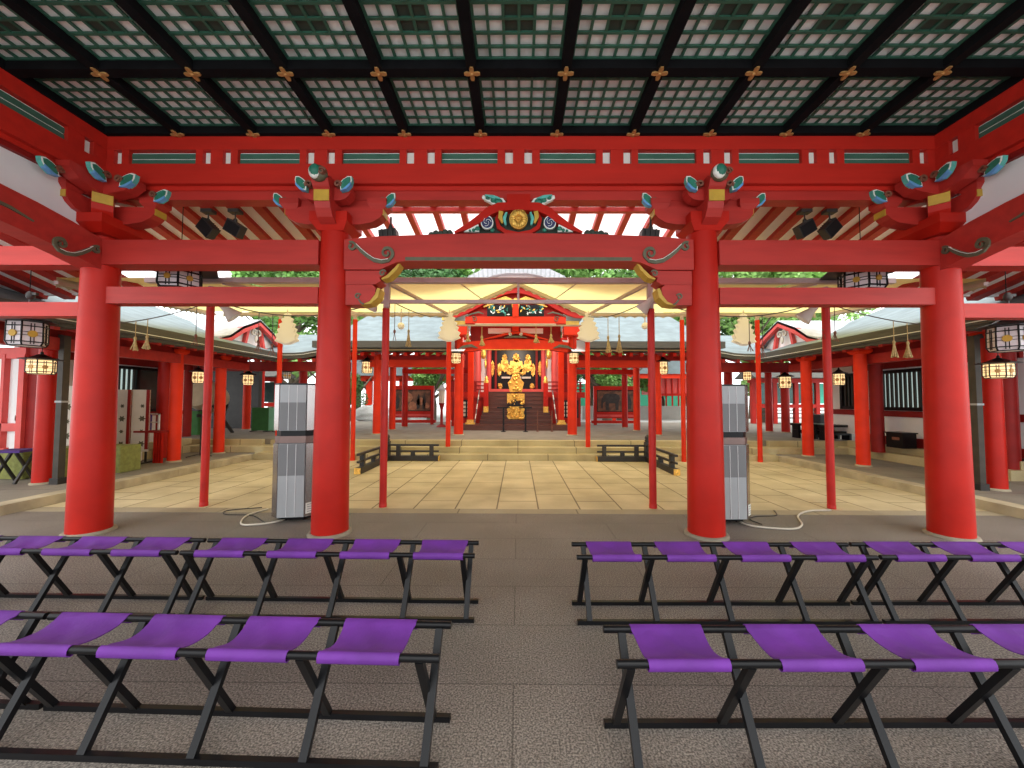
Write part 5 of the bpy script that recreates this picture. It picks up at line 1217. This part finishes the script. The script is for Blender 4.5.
for s in (-1, 1):
    m = MB(); m.ribbon([(SX_ + s * a, b) for a, b in spiral(1.22, 3.90, 0.09, 0.02, 0.5, 1.2)], 0.018, (0, 11.56, 0), (1, 0, 0), (0, 0, 1), 0.02); m.ribbon([(SX_ + s * a, b) for a, b in [(0.95, 4.06), (1.1, 4.11), (1.3, 4.06), (1.5, 3.98)]], [0.02, 0.05, 0.04, 0.01], (0, 11.56, 0), (1, 0, 0), (0, 0, 1), 0.03)
    obj('grey_scroll', m, OLIVE, root, off)
    m = MB(); m.bb(SX_ + s * 1.50, SX_ + s * 1.9, 11.60, 11.8, 3.72, 3.86); obj('ochre_end', m, YELLOW, root, off)
    obj('side_block', MB().bb(SX_ + s * 1.45, SX_ + s * 1.95, 11.62, 12.2, 3.45, 3.72), ORANGE, root, off)
    m = MB(); m.bb(SX_ + s * 2.02, SX_ + s * 2.18, 11.5, 11.62, 3.86, 4.04); obj('gilt_cap', m, GOLD, root, off)
m = MB().prism([(SX_ + a, b) for a, b in [(-1.62, 2.98), (-1.3, 3.0), (-1.0, 3.05), (1.0, 3.05), (1.3, 3.0), (1.62, 2.98), (1.62, 3.27), (0.7, 3.35), (0, 3.38), (-0.7, 3.35), (-1.62, 3.27)]], (0, 12.05, 0), (1, 0, 0), (0, 0, 1), 0.22); obj('lower_rainbow_beam', m, ORANGE, root, off)
obj('gilt_beam_lip', MB().bb(SX_ - 1.05, SX_ + 1.05, 11.92, 11.945, 3.03, 3.05), GOLD, root, off)
m = MB()
for s in (-1, 1): m.ribbon([(SX_ + s * a, b) for a, b in [(0.0, 3.56), (0.3, 3.52), (0.6, 3.44), (1.0, 3.34)]], [0.07, 0.07, 0.06, 0.03], (0, 11.95, 0), (1, 0, 0), (0, 0, 1), 0.1)
obj('strut_frame', m, ORANGE, root, off)
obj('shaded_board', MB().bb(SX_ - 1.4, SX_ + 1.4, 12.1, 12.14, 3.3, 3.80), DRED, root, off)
for s in (-1, 1): obj('white_board', MB().bb(SX_ + s * 0.15, SX_ + s * 0.85, 12.06, 12.1, 3.56, 3.72), WHITE, root, off)
m = MB(); m.use(CREAM)
for s in (-1, 1): m.ribbon([(SX_ + s * a, b) for a, b in spiral(0.17, 3.50, 0.05, 0.015, 0.5, 1.2)], 0.03, (0, 11.88, 0), (1, 0, 0), (0, 0, 1), 0.03); 
m.use(OLIVE); m.ribbon([(SX_ - 0.35, 3.40), (SX_ - 0.15, 3.43), (SX_ + 0.15, 3.43), (SX_ + 0.35, 3.40)], [0.02, 0.06, 0.06, 0.02], (0, 11.88, 0), (1, 0, 0), (0, 0, 1), 0.03)
for s in (-1, 1): m.ribbon([(SX_ + s * a, b) for a, b in [(1.15, 3.08), (1.35, 3.16), (1.6, 3.12), (1.75, 3.04)]], [0.02, 0.09, 0.08, 0.02], (0, 11.90, 0), (1, 0, 0), (0, 0, 1), 0.03)
obj('scroll_carving', m, None, root, off)
obj('keystone', MB().bb(SX_ - 0.10, SX_ + 0.10, 11.9, 12.05, 3.60, 3.78), ORANGE, root, off)
# main hall roof end above the awning
root = thing('main_roof', 'pale grey tiled ridge of the main shrine roof rising above the awning', 'roof', (SX_, 18, 5.5)); off = root.location.copy()
m = MB(); C2 = [(-3.2, 6.0), (-2.5, 6.25), (-1.8, 6.62), (-1.1, 6.98), (-0.5, 7.12), (0.5, 7.12), (1.1, 6.98), (1.8, 6.62), (2.5, 6.25), (3.2, 6.0)]
C2 = [(a * 1.12, b + 0.62) for a, b in C2]
m.ribbon(C2, [0.2, 0.3, 0.42, 0.48, 0.5, 0.5, 0.48, 0.42, 0.3, 0.2], (SX_, 18.5, 0), (1, 0, 0), (0, 0, 1), 0.4); tb = obj('tile_band', m, RIDGE, root, off)
m = MB()
for k in range(26):
    t = -1 + 2 * k / 25; x = t * 2.6; i = min(8, max(0, int((x + 3.0) / 6.0 * 9))); zz = None
    for (a, b), (c, d) in zip(C2[:-1], C2[1:]):
        if a <= x <= c: zz = b + (d - b) * (x - a) / (c - a)
    m.bar((SX_ + x, 18.26, zz - 0.22), (SX_ + x * 1.02, 18.26, zz + 0.22), 0.05, 0.04)
obj('tile_ribs', m, LGREY, tb, off)
obj('gable_face', MB().prism([(a, b - 0.2) for a, b in C2] + [(3.0, 5.2), (-3.0, 5.2)], (SX_, 18.7, 0), (1, 0, 0), (0, 0, 1), 0.2), mat('faded_plaster', (0.62, 0.50, 0.50), 0.8), root, off)
obj('roof_slope', MB().grid([[(SX_ + a * 1.0, y, b + 0.2) for a, b in C2] for y in (18.7, 22, 26)], 0.1), ROOF, root, off)
pl = bpy.data.lights.new('sanctuary_fill_light', 'POINT'); pl.energy = 170; pl.shadow_soft_size = 0.25; pl.color = (1, 0.86, 0.68)  # added fill light to brighten the sanctuary; no lamp hangs here
plo = bpy.data.objects.new('sanctuary_fill_light', pl); COL.objects.link(plo); plo.location = (SX_, 13.6, 3.75)
# stairs
root = thing('shrine_stairs', 'broad dark brown lacquered stairs climbing to the golden sanctuary doors', 'stairs', (SX_, 14.8, 0.424)); off = root.location.copy()
m = MB(); pts = [(-2.0, 14.0), (-1.9, 13.92), (1.9, 13.92), (2.0, 14.0), (2.05, 14.2), (2.05, 14.9), (-2.05, 14.9), (-2.05, 14.2)]
m.prism([(SX_ + a, b) for a, b in pts], (0, 0, 0.522), (1, 0, 0), (0, 1, 0), 0.196); obj('lowest_step', m, STAIR, root, off)
for k in range(8): obj('step', MB().bb(SX_ - 1.32 + 0.02 * k, SX_ + 1.32 - 0.02 * k, 14.35 + 0.19 * k, 16.1, 0.62 + 0.152 * k, 0.62 + 0.152 * (k + 1) - 0.002).bb(SX_ - 1.30 + 0.02 * k, SX_ + 1.30 - 0.02 * k, 14.32 + 0.19 * k, 14.4 + 0.19 * k, 0.62 + 0.152 * (k + 1) - 0.035, 0.62 + 0.152 * (k + 1)), STAIR, root, off)
for s in (-1, 1):
    r2 = thing('newel_post', 'square red newel post with gilt foot and cap on the %s of the upper stairs' % side(s), 'post', (SX_ + s * 1.12, 14.75, 1.1))
    obj('shaft', MB().bb(-0.085, 0.085, -0.085, 0.085, 0.1, 1.04), RED, r2); obj('gilt_foot', MB().bb(-0.09, 0.09, -0.09, 0.09, -0.06, 0.16), GOLD, r2); obj('gilt_cap', MB().lathe([(0.09, 1.04), (0.10, 1.10), (0.06, 1.16), (0.08, 1.22), (0.02, 1.30)], n=12), GOLD, r2)
    r2 = thing('striped_pole', 'thin black and white pole leaning on the %s side of the shrine stairs' % side(s), 'pole', (SX_ + s * 1.50, 14.3, 0.62))
    a = Vector((0, 0, 0.02)); b = Vector((-s * 0.12, 0.5, 1.25))
    for k in range(7): obj('band', MB().cyl(a.lerp(b, k / 7), a.lerp(b, (k + 1) / 7), 0.02, n=8), CWHITE if k % 2 else GREYP, r2)
# sanctuary: floor, balustrade, pillars, doors
root = thing('sanctuary', 'red and white sanctuary front with black and gold doors at the head of the stairs', 'building', (SX_, 16.5, 0.4)); off = root.location.copy()
obj('veranda_floor', MB().bb(SX_ - 2.8, SX_ + 2.8, 15.95, 19, 1.60, 1.83), RED, root, off)
obj('base_wall', MB().bb(SX_ - 2.65, SX_ + 2.65, 16.1, 18.9, 0.40, 1.60), RED, root, off)
for s in (-1, 1):
    m = MB(); m.use(BLACK); m.bb(SX_ + s * 1.75, SX_ + s * 2.55, 16.04, 16.1, 0.78, 1.50); m.use(CREAM)
    for i in range(3):
        for j in range(4): m.bb(SX_ + s * (1.85 + i * 0.21), SX_ + s * (1.99 + i * 0.21), 16.02, 16.05, 0.84 + j * 0.16, 0.95 + j * 0.16)
    obj('lattice_panel', m, None, root, off)
    m = MB()
    for z in (1.93, 2.08, 2.24): m.bb(SX_ + s * 1.15, SX_ + s * 2.75, 15.98, 16.03, z - 0.025, z + 0.025)
    for k in range(4): m.bb(SX_ + s * (1.2 + 0.5 * k) - 0.035, SX_ + s * (1.2 + 0.45 * k) + 0.035, 15.97, 16.04, 1.83, 2.24)
    obj('balustrade', m, DRED, root, off)
    obj('round_pillar', MB().cyl((SX_ + s * 1.62, 16.4, 1.83), (SX_ + s * 1.62, 16.4, 3.9), 0.15, n=18), PINK, root, off)
    obj('inner_pillar', MB().cyl((SX_ + s * 1.16, 16.7, 1.83), (SX_ + s * 1.16, 16.7, 3.9), 0.10, n=18), PINK, root, off)
    obj('white_panel', MB().bb(SX_ + s * 1.25, SX_ + s * 1.55, 16.85, 16.9, 1.83, 3.9), WHITE, root, off)
    obj('side_wall', MB().bb(SX_ + s * 1.7, SX_ + s * 2.6, 16.85, 16.9, 1.83, 3.9), DRED, root, off)
    m = MB(); m.use(GOLD); m.ell((SX_ + s * 1.36, 16.3, 3.42), (0.12, 0.1, 0.22)); m.ell((SX_ + s * 1.28, 16.3, 3.02), (0.05, 0.05, 0.22)); obj('gilt_pendant', m, None, root, off)
obj('door_board', MB().bb(SX_ - 1.1, SX_ + 1.1, 16.85, 16.9, 1.83, 3.9), BLACK, root, off)
obj('head_beam', MB().bb(SX_ - 2.8, SX_ + 2.8, 16.3, 16.7, 3.75, 4.1), RED, root, off)
for s in (-1, 1): obj('red_stile', MB().bb(SX_ + s * 0.83, SX_ + s * 0.92, 16.74, 16.8, 1.83, 3.9), DRED, root, off)
m = MB(); rn = random.Random(5)
def gild(cx, cz, w, h):
    n = 16; pts = []
    for k in range(n): a = 2 * PI * k / n; q = 1 if k % 2 == 0 else 0.80; pts.append((SX_ + cx + math.cos(a) * w * q, cz + math.sin(a) * h * q))
    m.prism(pts, (0, 16.78, 0), (1, 0, 0), (0, 0, 1), 0.04)
    for k in range(9):
        a = rn.uniform(0, 2 * PI); r = rn.uniform(0.2, 0.75); m.ell((SX_ + cx + math.cos(a) * w * r, 16.75, cz + math.sin(a) * h * r), (0.05, 0.025, 0.05), 8, 5)
gild(0, 2.92, 0.36, 0.36); gild(0, 3.30, 0.16, 0.22)
for s in (-1, 1): gild(s * 0.50, 2.98, 0.20, 0.30); gild(s * 0.50, 3.30, 0.12, 0.18); gild(s * 0.28, 2.72, 0.16, 0.16); gild(s * 0.72, 2.80, 0.10, 0.30); gild(s * 1.02, 2.85, 0.08, 0.36); gild(s * 0.68, 2.1, 0.10, 0.14)
gild(0, 3.75, 0.3, 0.1); gild(-0.7, 3.72, 0.22, 0.08); gild(0.7, 3.72, 0.22, 0.08)
obj('gilt_door_ornament', m, GOLD, root, off)
obj('white_paper_band', MB().bb(SX_ - 0.62, SX_ - 0.25, 16.70, 16.74, 2.42, 2.50).bb(SX_ - 0.22, SX_ + 0.22, 16.70, 16.74, 2.41, 2.50).bb(SX_ + 0.25, SX_ + 0.62, 16.70, 16.74, 2.42, 2.50), CREAM, root, off)
obj('threshold', MB().bb(SX_ - 1.05, SX_ + 1.05, 16.0, 16.2, 1.83, 1.95), PINK, root, off)
# gilt offering stand on the stairs
root = thing('gilt_stand', 'tall golden carved stand with black brackets in the middle of the stairs', 'stand', (SX_, 14.55, 0.70)); off = root.location.copy(); rn = random.Random(9)
def gplate(pts, z0, k, name):
    m = MB(); m.prism([(SX_ + a, z0 + b) for a, b in pts], (0, 14.5, 0), (1, 0, 0), (0, 0, 1), 0.14)
    for i in range(k):
        a = rn.choice(pts); m.ell((SX_ + a[0] * rn.uniform(0, 0.85), 14.42, z0 + rn.uniform(0.05, 0.95) * max(p[1] for p in pts)), (0.05, 0.03, 0.05), 8, 5)
    obj(name, m, GOLD, root, off)
gplate([(-0.26, 0), (0.26, 0), (0.34, 0.12), (0.28, 0.22), (0.33, 0.36), (0.26, 0.46), (-0.26, 0.46), (-0.33, 0.36), (-0.28, 0.22), (-0.34, 0.12)], 0.80, 22, 'lower_gilt_box')
gplate([(-0.32, 0.05), (-0.1, 0.2), (0.1, 0.2), (0.32, 0.05), (0.32, 0.42), (-0.32, 0.42)], 1.32, 16, 'middle_gilt_box')
gplate([(-0.22, 0), (0.22, 0), (0.26, 0.2), (0.30, 0.34), (0.18, 0.48), (0.12, 0.66), (-0.12, 0.66), (-0.18, 0.48), (-0.30, 0.34), (-0.26, 0.2)], 1.80, 18, 'upper_gilt_crown')
obj('black_column', MB().bb(SX_ - 0.07, SX_ + 0.07, 14.52, 14.64, 0.75, 2.3).prism([(SX_ - 0.36, 1.28), (SX_ + 0.36, 1.28), (SX_ + 0.1, 1.38), (SX_, 1.55), (SX_ - 0.1, 1.38)], (0, 14.42, 0), (1, 0, 0), (0, 0, 1), 0.05), BLACK, root, off)
obj('foot', MB().bb(SX_ - 0.2, SX_ + 0.2, 14.45, 14.65, 0.62, 0.80), BLACK, root, off)
for px, lb_ in ((503.5, 'left'), (525.5, 'right')):
    p = at(px, 431, 13.4); r2 = thing('reading_stand', 'thin black T-shaped stand on the terrace, %s of the golden stand' % lb_, 'stand', (p.x, 13.4, 0.424))
    obj('rod', MB().bb(-0.03, 0.03, -0.03, 0.03, 0.02, 0.80), BLACK, r2); obj('foot', MB().bb(-0.08, 0.08, -0.08, 0.08, 0, 0.025), BLACK, r2); obj('top_bar', MB().bb(-0.22, 0.22, -0.04, 0.04, 0.80, 0.84), BLACK, r2)
for px, lb_ in ((537.5, 'nearer the centre'), (552, 'nearer the right post')):
    p = at(px, 431, 13.5); r2 = thing('barrier_rod', 'thin dark barrier rod at the right of the stairs, %s' % lb_, 'rod', (p.x, 13.5, 0.424))
    obj('rod', MB().cyl((0, 0, 0.02), (0, 0, 0.72), 0.018, n=8), BROWN, r2); obj('foot', MB().cyl((0, 0, 0), (0, 0, 0.02), 0.05, n=12), BROWN, r2)
# small roofed lamp box left of the stairs
p = at(441, 424, 15.5); r2 = thing('paper_lamp_stand', 'pale paper lamp box with small grey roof left of the shrine', 'lamp', (p.x, 15.6, 0.424))
obj('paper_box', MB().lathe([(0.12, 0.95), (0.13, 1.45)], n=12), CREAM, r2); obj('cap', MB().lathe([(0.20, 1.45), (0.18, 1.52), (0.05, 1.68)], n=4, a0=PI / 4, smooth=False), RIDGE, r2); obj('pedestal', MB().lathe([(0.22, 0), (0.16, 0.06), (0.06, 0.12), (0.05, 0.7), (0.13, 0.95)], n=12), DRED, r2)

# ================================================================== hanging lanterns
def L_at(px, py, Y, wpx, hpx, label, lit, grp=None, stretch=1.0, top=2.6, rw=1.0):
    p = at(px, py, Y); drop = top - p.z - hpx * Y / FPX * 1.45; lantern((p.x, p.y, p.z), wpx * Y / FPX / stretch, hpx * Y / FPX, label, lit, drop, grp, rw)
L_at(27, 346, 5.2, 42, 24, 'large unlit black-framed lantern with gold crest at the far left, above the lit one', False, None, 1.45, 3.4)
L_at(1009, 351, 5.2, 42, 24, 'large unlit black-framed lantern with gold crest at the far right, above the lit one', False, None, 1.45, 3.4)
L_at(180, 290, 5.1, 46, 20, 'large black-framed lantern behind the left bay rail, half hidden by it', False, None, 1.2, 4.1, 1.2)
L_at(862, 292, 5.1, 46, 20, 'large black-framed lantern behind the right bay rail, half hidden by it', False, None, 1.2, 4.1, 1.2)
L_at(41, 374, 5.75, 32, 14, 'glowing hexagonal lantern beside the nearest left gallery column', True, None, 1.5, 2.7)
L_at(999, 378, 5.7, 32, 14, 'glowing hexagonal lantern beside the nearest right gallery column', True, None, 1.5, 2.7)
L_at(198, 383, 9.6, 13, 11, 'glowing lantern hanging between the middle and far left gallery columns', True, None, 1.2, 2.32)
L_at(839, 385, 9.6, 12, 11, 'glowing lantern hanging behind the right outer awning pole', True, None, 1.2, 2.32)
L_at(248, 385, 11.6, 12, 10, 'glowing lantern hanging in front of the terrace column near the drum', True, None, 1.15, 2.36)
L_at(785, 388, 11.6, 13, 11, 'glowing lantern hanging in front of the terrace column right of the right cooler', True, None, 1.15, 2.36)
L_at(367, 373, 12.2, 11, 11, 'lantern hanging from the left shrine wing beside the inner awning pole', True, None, 1.05, 2.53)
L_at(662.5, 374, 12.2, 12, 12, 'lantern hanging from the right shrine wing beside the inner awning pole', True, None, 1.05, 2.53)
L_at(456, 363, 11.85, 9.5, 9.5, 'small glowing lantern on the left porch column of the shrine', True, None, 1.0, 3.46)
L_at(574, 363, 11.85, 9.5, 9.5, 'small glowing lantern on the right porch column of the shrine', True, None, 1.0, 3.46)
L_at(747, 380, 11.6, 9, 8, 'small lit lantern just right of the right cooler before the trees', True, None, 1.1, 2.36)
L_at(287, 379, 11.6, 9, 7, 'small dark lantern above the left cooler top', False, None, 1.1, 2.36)

# ================================================================== background buildings
def back_wall(px0, px1, Y, z0, z1, label, cols, glass, lower=True):
    xa, xb = at(px0, 400, Y).x, at(px1, 400, Y).x
    root = thing('garden_pavilion', label, 'building', ((xa + xb) / 2, Y, z0)); off = root.location.copy()
    n = cols
    for k in range(n + 1):
        x = xa + (xb - xa) * k / n; obj('post', MB().bb(x - 0.09, x + 0.09, Y - 0.09, Y + 0.09, z0, z1), RED, root, off)
    obj('head_rail', MB().bb(xa - 0.2, xb + 0.2, Y - 0.1, Y + 0.1, z1, z1 + 0.2), RED, root, off)
    obj('sill_rail', MB().bb(xa, xb, Y - 0.08, Y + 0.08, z0 + 0.75, z0 + 0.92), RED, root, off)
    for k in range(n):
        a = xa + (xb - xa) * k / n + 0.12; b = xa + (xb - xa) * (k + 1) / n - 0.12
        obj('glass_panel', MB().bb(a, b, Y - 0.02, Y + 0.02, z0 + 0.95, z1 - 0.03), glass[k % len(glass)], root, off)
        if lower: obj('lower_grille', MB().bb(a, b, Y - 0.02, Y + 0.0, z0 + 0.25, z0 + 0.3).bb(a, b, Y - 0.02, Y + 0.0, z0 + 0.45, z0 + 0.5).bb(a, b, Y - 0.02, Y + 0.0, z0 + 0.62, z0 + 0.67), BLKW, root, off)
    obj('pavilion_roof', MB().prism([(-0.9, 0.0), (0.9, 0.0), (0.0, 0.45)], ((xa + xb) / 2, Y, z1 + 0.2), (0, 1, 0), (0, 0, 1), abs(xb - xa) + 0.8), ROOFE, root, off)
GD = mat('dark_green_glass', (0.03, 0.10, 0.08), 0.15, 0.3, 1.5)
back_wall(753, 838, 18.6, 0.42, 2.35, 'red framed pavilion with dark green panes behind the right terrace columns', 4, [GD, GD, GD, TEALP])
back_wall(150, 277, 18.6, 0.42, 2.35, 'red framed pavilion with dark panes behind the left terrace columns', 5, [GLASSD, GD])
struct('wall_back_left', MB().bb(-16, -9.7, 14.6, 14.8, 0.42, 2.9), BLKW, 'wall coloured dark for shade, closing the left terrace behind the drum')  # near-black colour stands in for the dim interior
p = at(673, 395, 26); 
root = thing('small_shrine', 'small bright red hut on a stone base behind the right shrine wing', 'building', (p.x, 26, 0.3)); off = root.location.copy()
obj('body', MB().bb(p.x - 1.6, p.x + 1.9, 25.5, 27.5, 1.9, 3.3), PINK, root, off); obj('roof', MB().prism([(-2.3, 0.0), (2.6, 0.0), (1.6, 0.9), (-1.4, 0.9)], (p.x, 26.4, 3.2), (1, 0, 0), (0, 0, 1), 3), ROOF, root, off)
m = MB()
for k in range(9): m.bb(p.x - 1.5 + k * 0.4, p.x - 1.42 + k * 0.4, 25.42, 25.5, 1.0, 3.2)
m.bb(p.x - 1.7, p.x + 2, 25.4, 25.5, 1.8, 1.95); obj('red_bars', m, RED, root, off); obj('stone_base', MB().bb(p.x - 1.9, p.x + 2.2, 25.2, 27.6, 0.3, 1.0), GRAVEL, root, off)
struct('wall_garden_right', MB().bb(4.5, 16, 35.5, 35.8, 0.3, 3.0), mat('green_fence', (0.04, 0.33, 0.2), 0.6), 'green fence beyond the garden on the right')
struct('wall_garden_stone', MB().bb(4.0, 13, 24.4, 24.9, 0.3, 1.15), slab_mat('stone_wall', (0.80, 0.78, 0.74), (0.6, 0.57, 0.53), (0.35, 0.33, 0.3), 0.7, 0.4, 0.03), 'low pale stone wall in the garden on the right')
root = thing('rear_roof', 'pale blue-grey roof of a low building seen between the left wing columns', 'building', (-8.2, 24, 0.3)); off = root.location.copy()
obj('roof', MB().prism([(-4.6, 2.9), (2.6, 2.9), (1.6, 4.0), (-4, 4.0)], (-6.2, 24, 0), (1, 0, 0), (0, 0, 1), 3), ROOF, root, off); obj('red_frame', MB().bb(-10.6, -3.8, 23, 23.2, 2.6, 2.9).bb(-8.95, -8.6, 23, 23.2, 0.3, 2.7).bb(-7.0, -6.75, 23, 23.2, 0.3, 2.7).bb(-3.95, -3.8, 23, 23.2, 0.3, 2.7), ORANGE, root, off)
root = thing('rear_roof', 'pale blue-grey roof of a low building seen between the right wing columns', 'building', (8.0, 24, 0.3)); off = root.location.copy()
obj('roof', MB().prism([(-2.9, 3.0), (2.6, 3.0), (1.8, 3.7), (-2.1, 3.7)], (7.6, 23, 0), (1, 0, 0), (0, 0, 1), 2), ROOF, root, off); obj('red_frame', MB().bb(4.6, 10.3, 22.1, 22.3, 2.75, 3.0).bb(10.1, 10.3, 22.1, 22.3, 0.3, 2.8).bb(5.3, 5.5, 22.1, 22.3, 0.3, 2.8), ORANGE, root, off)

# ================================================================== trees
def crown_mesh(seed, n, mt, rad=(3.2, 2.6, 2.6)):
    rn = random.Random(seed); m = MB(); blobs = [(rn.uniform(-.6, .6) * rad[0], rn.uniform(-.6, .6) * rad[1], rn.uniform(-.55, .7) * rad[2], rn.uniform(0.32, 0.55)) for _ in range(16)]
    for i in range(int(n * 1.6)):
        b = rn.choice(blobs); v = Vector((rn.gauss(0, 1), rn.gauss(0, 1), rn.gauss(0, 1))).normalized(); r = b[3] * rn.uniform(0.75, 1.05)
        c = Vector((b[0] + v.x * r * rad[0] * 0.8, b[1] + v.y * r * rad[1] * 0.8, b[2] + v.z * r * rad[2] * 0.8))
        s = rn.uniform(0.10, 0.20); t = Vector((rn.gauss(0, 1), rn.gauss(0, 1), rn.gauss(0, .5))).normalized(); u = t.cross(v + Vector((rn.uniform(-.6, .6), rn.uniform(-.6, .6), rn.uniform(-.6, .6)))).normalized()
        m.add([c - t * s, c + u * s * 0.55, c + t * s, c - u * s * 0.55], [(0, 1, 2, 3)])
    return m
crowns = []
def tree(x, y, h, sc, k, label):
    root = thing('tree', label, 'tree', (x, y, 0.3), 0, 'trees behind the shrine')
    if len(crowns) <= k:
        c = obj('crown', crown_mesh(20 + k, 5200, LEAF[k]), LEAF[k], root); crowns.append(c)
    else: c = crowns[k].copy(); COL.objects.link(c); c.parent = root
    c.location = (0, 0, h); c.scale = (sc, sc, sc); c.rotation_euler = (0, 0, x * 1.7)
    m = MB(); rn = random.Random(int(x * 10)); m.tube([(0, 0, 0), (0.1, 0, h * 0.35), (-0.05, 0.1, h * 0.7), (0, 0, h)], [0.28, 0.2, 0.15, 0.08], 8)
    for q in range(7):
        a = rn.uniform(0, 2 * PI); z = h * rn.uniform(0.4, 0.9); m.tube([(0, 0, z), (1.2 * math.cos(a), 1.2 * math.sin(a), z + 1.0), (2.3 * math.cos(a), 2.3 * math.sin(a), z + 2.0)], [0.1, 0.06, 0.025], 6)
    obj('trunk', m, BARK, root)
T = [(-4.6, 20.8, 2.7, 0.5, 0, 'small leafy tree seen under the left shrine wing beams'), (4.7, 20.8, 2.7, 0.5, 0, 'small leafy tree seen under the right shrine wing beams'), (20.0, 27, 8.2, 1.2, 1, 'bright green tree at the far right beyond the right bay'), (-14.2, 25, 8.2, 1.1, 0, 'mid green tree seen above the left bay, between two brighter ones'), (11.0, 26, 8.3, 1.1, 0, 'mid green tree seen above the right bay near the inner column'), (15.5, 26, 8.2, 1.15, 1, 'bright green tree seen above the middle of the right bay'), (-17, 27, 7.8, 1.15, 0, 'mid green tree seen above the left bay, outermost'), (-11.5, 28, 8.2, 1.2, 1, 'bright green tree seen above the left bay rail'), (-6.5, 27, 8.0, 1.15, 2, 'dark tree beyond the left roof gable'), (-4.2, 30, 9.6, 1.3, 1, 'bright green tree left of the grey shrine ridge'),
     (-0.6, 33, 9.6, 1.2, 0, 'mid green tree directly behind the grey shrine ridge'), (4.0, 30, 9.4, 1.3, 1, 'bright green tree right of the grey shrine ridge'), (8.4, 28, 8.0, 1.15, 0, 'mid green tree beyond the right inner column'), (13.0, 30, 8.2, 1.1, 2, 'dark tree farther back above the right bay rail'), (18.0, 29, 7.2, 1.1, 0, 'mid green tree at the right end of the tree line'),
     (-9.8, 25.5, 4.2, 0.75, 1, 'low bright green tree glimpsed above the left cooler'), (-12.8, 22, 3.6, 0.55, 1, 'low bright tree glimpsed left of the left cooler'), (9.6, 26.5, 3.2, 0.8, 0, 'low green tree glimpsed right of the right wing columns'), (13.2, 21, 3.0, 0.7, 1, 'low bright green tree right of the right cooler'), (-2.6, 26, 3.6, 0.8, 2, 'dark low tree glimpsed above the left painted wall'), (2.9, 26, 3.6, 0.8, 2, 'dark low tree glimpsed above the right painted wall'), (-9.0, 20.5, 1.7, 0.36, 2, 'small dark round tree between the left wing columns'), (-6.0, 26.5, 4.5, 1.0, 0, 'low mid green tree behind the left shrine wing'), (5.0, 26.5, 4.5, 1.0, 0, 'low mid green tree behind the right shrine wing'), (6.3, 24.0, 3.0, 0.45, 1, 'small bright tree seen between the right wing columns')]
for t in T: tree(*t)
for k, (x, y, w) in enumerate(((-8.2, 22, 1.1), (-6.9, 22.6, 0.8))):
    rock('garden_rock', 'pale rounded garden rock between the left wing columns, %s' % ('the larger' if k == 0 else 'the smaller'), (x, y, 0.3), (w, 0.6, 0.5), GRAVEL, seed=k)
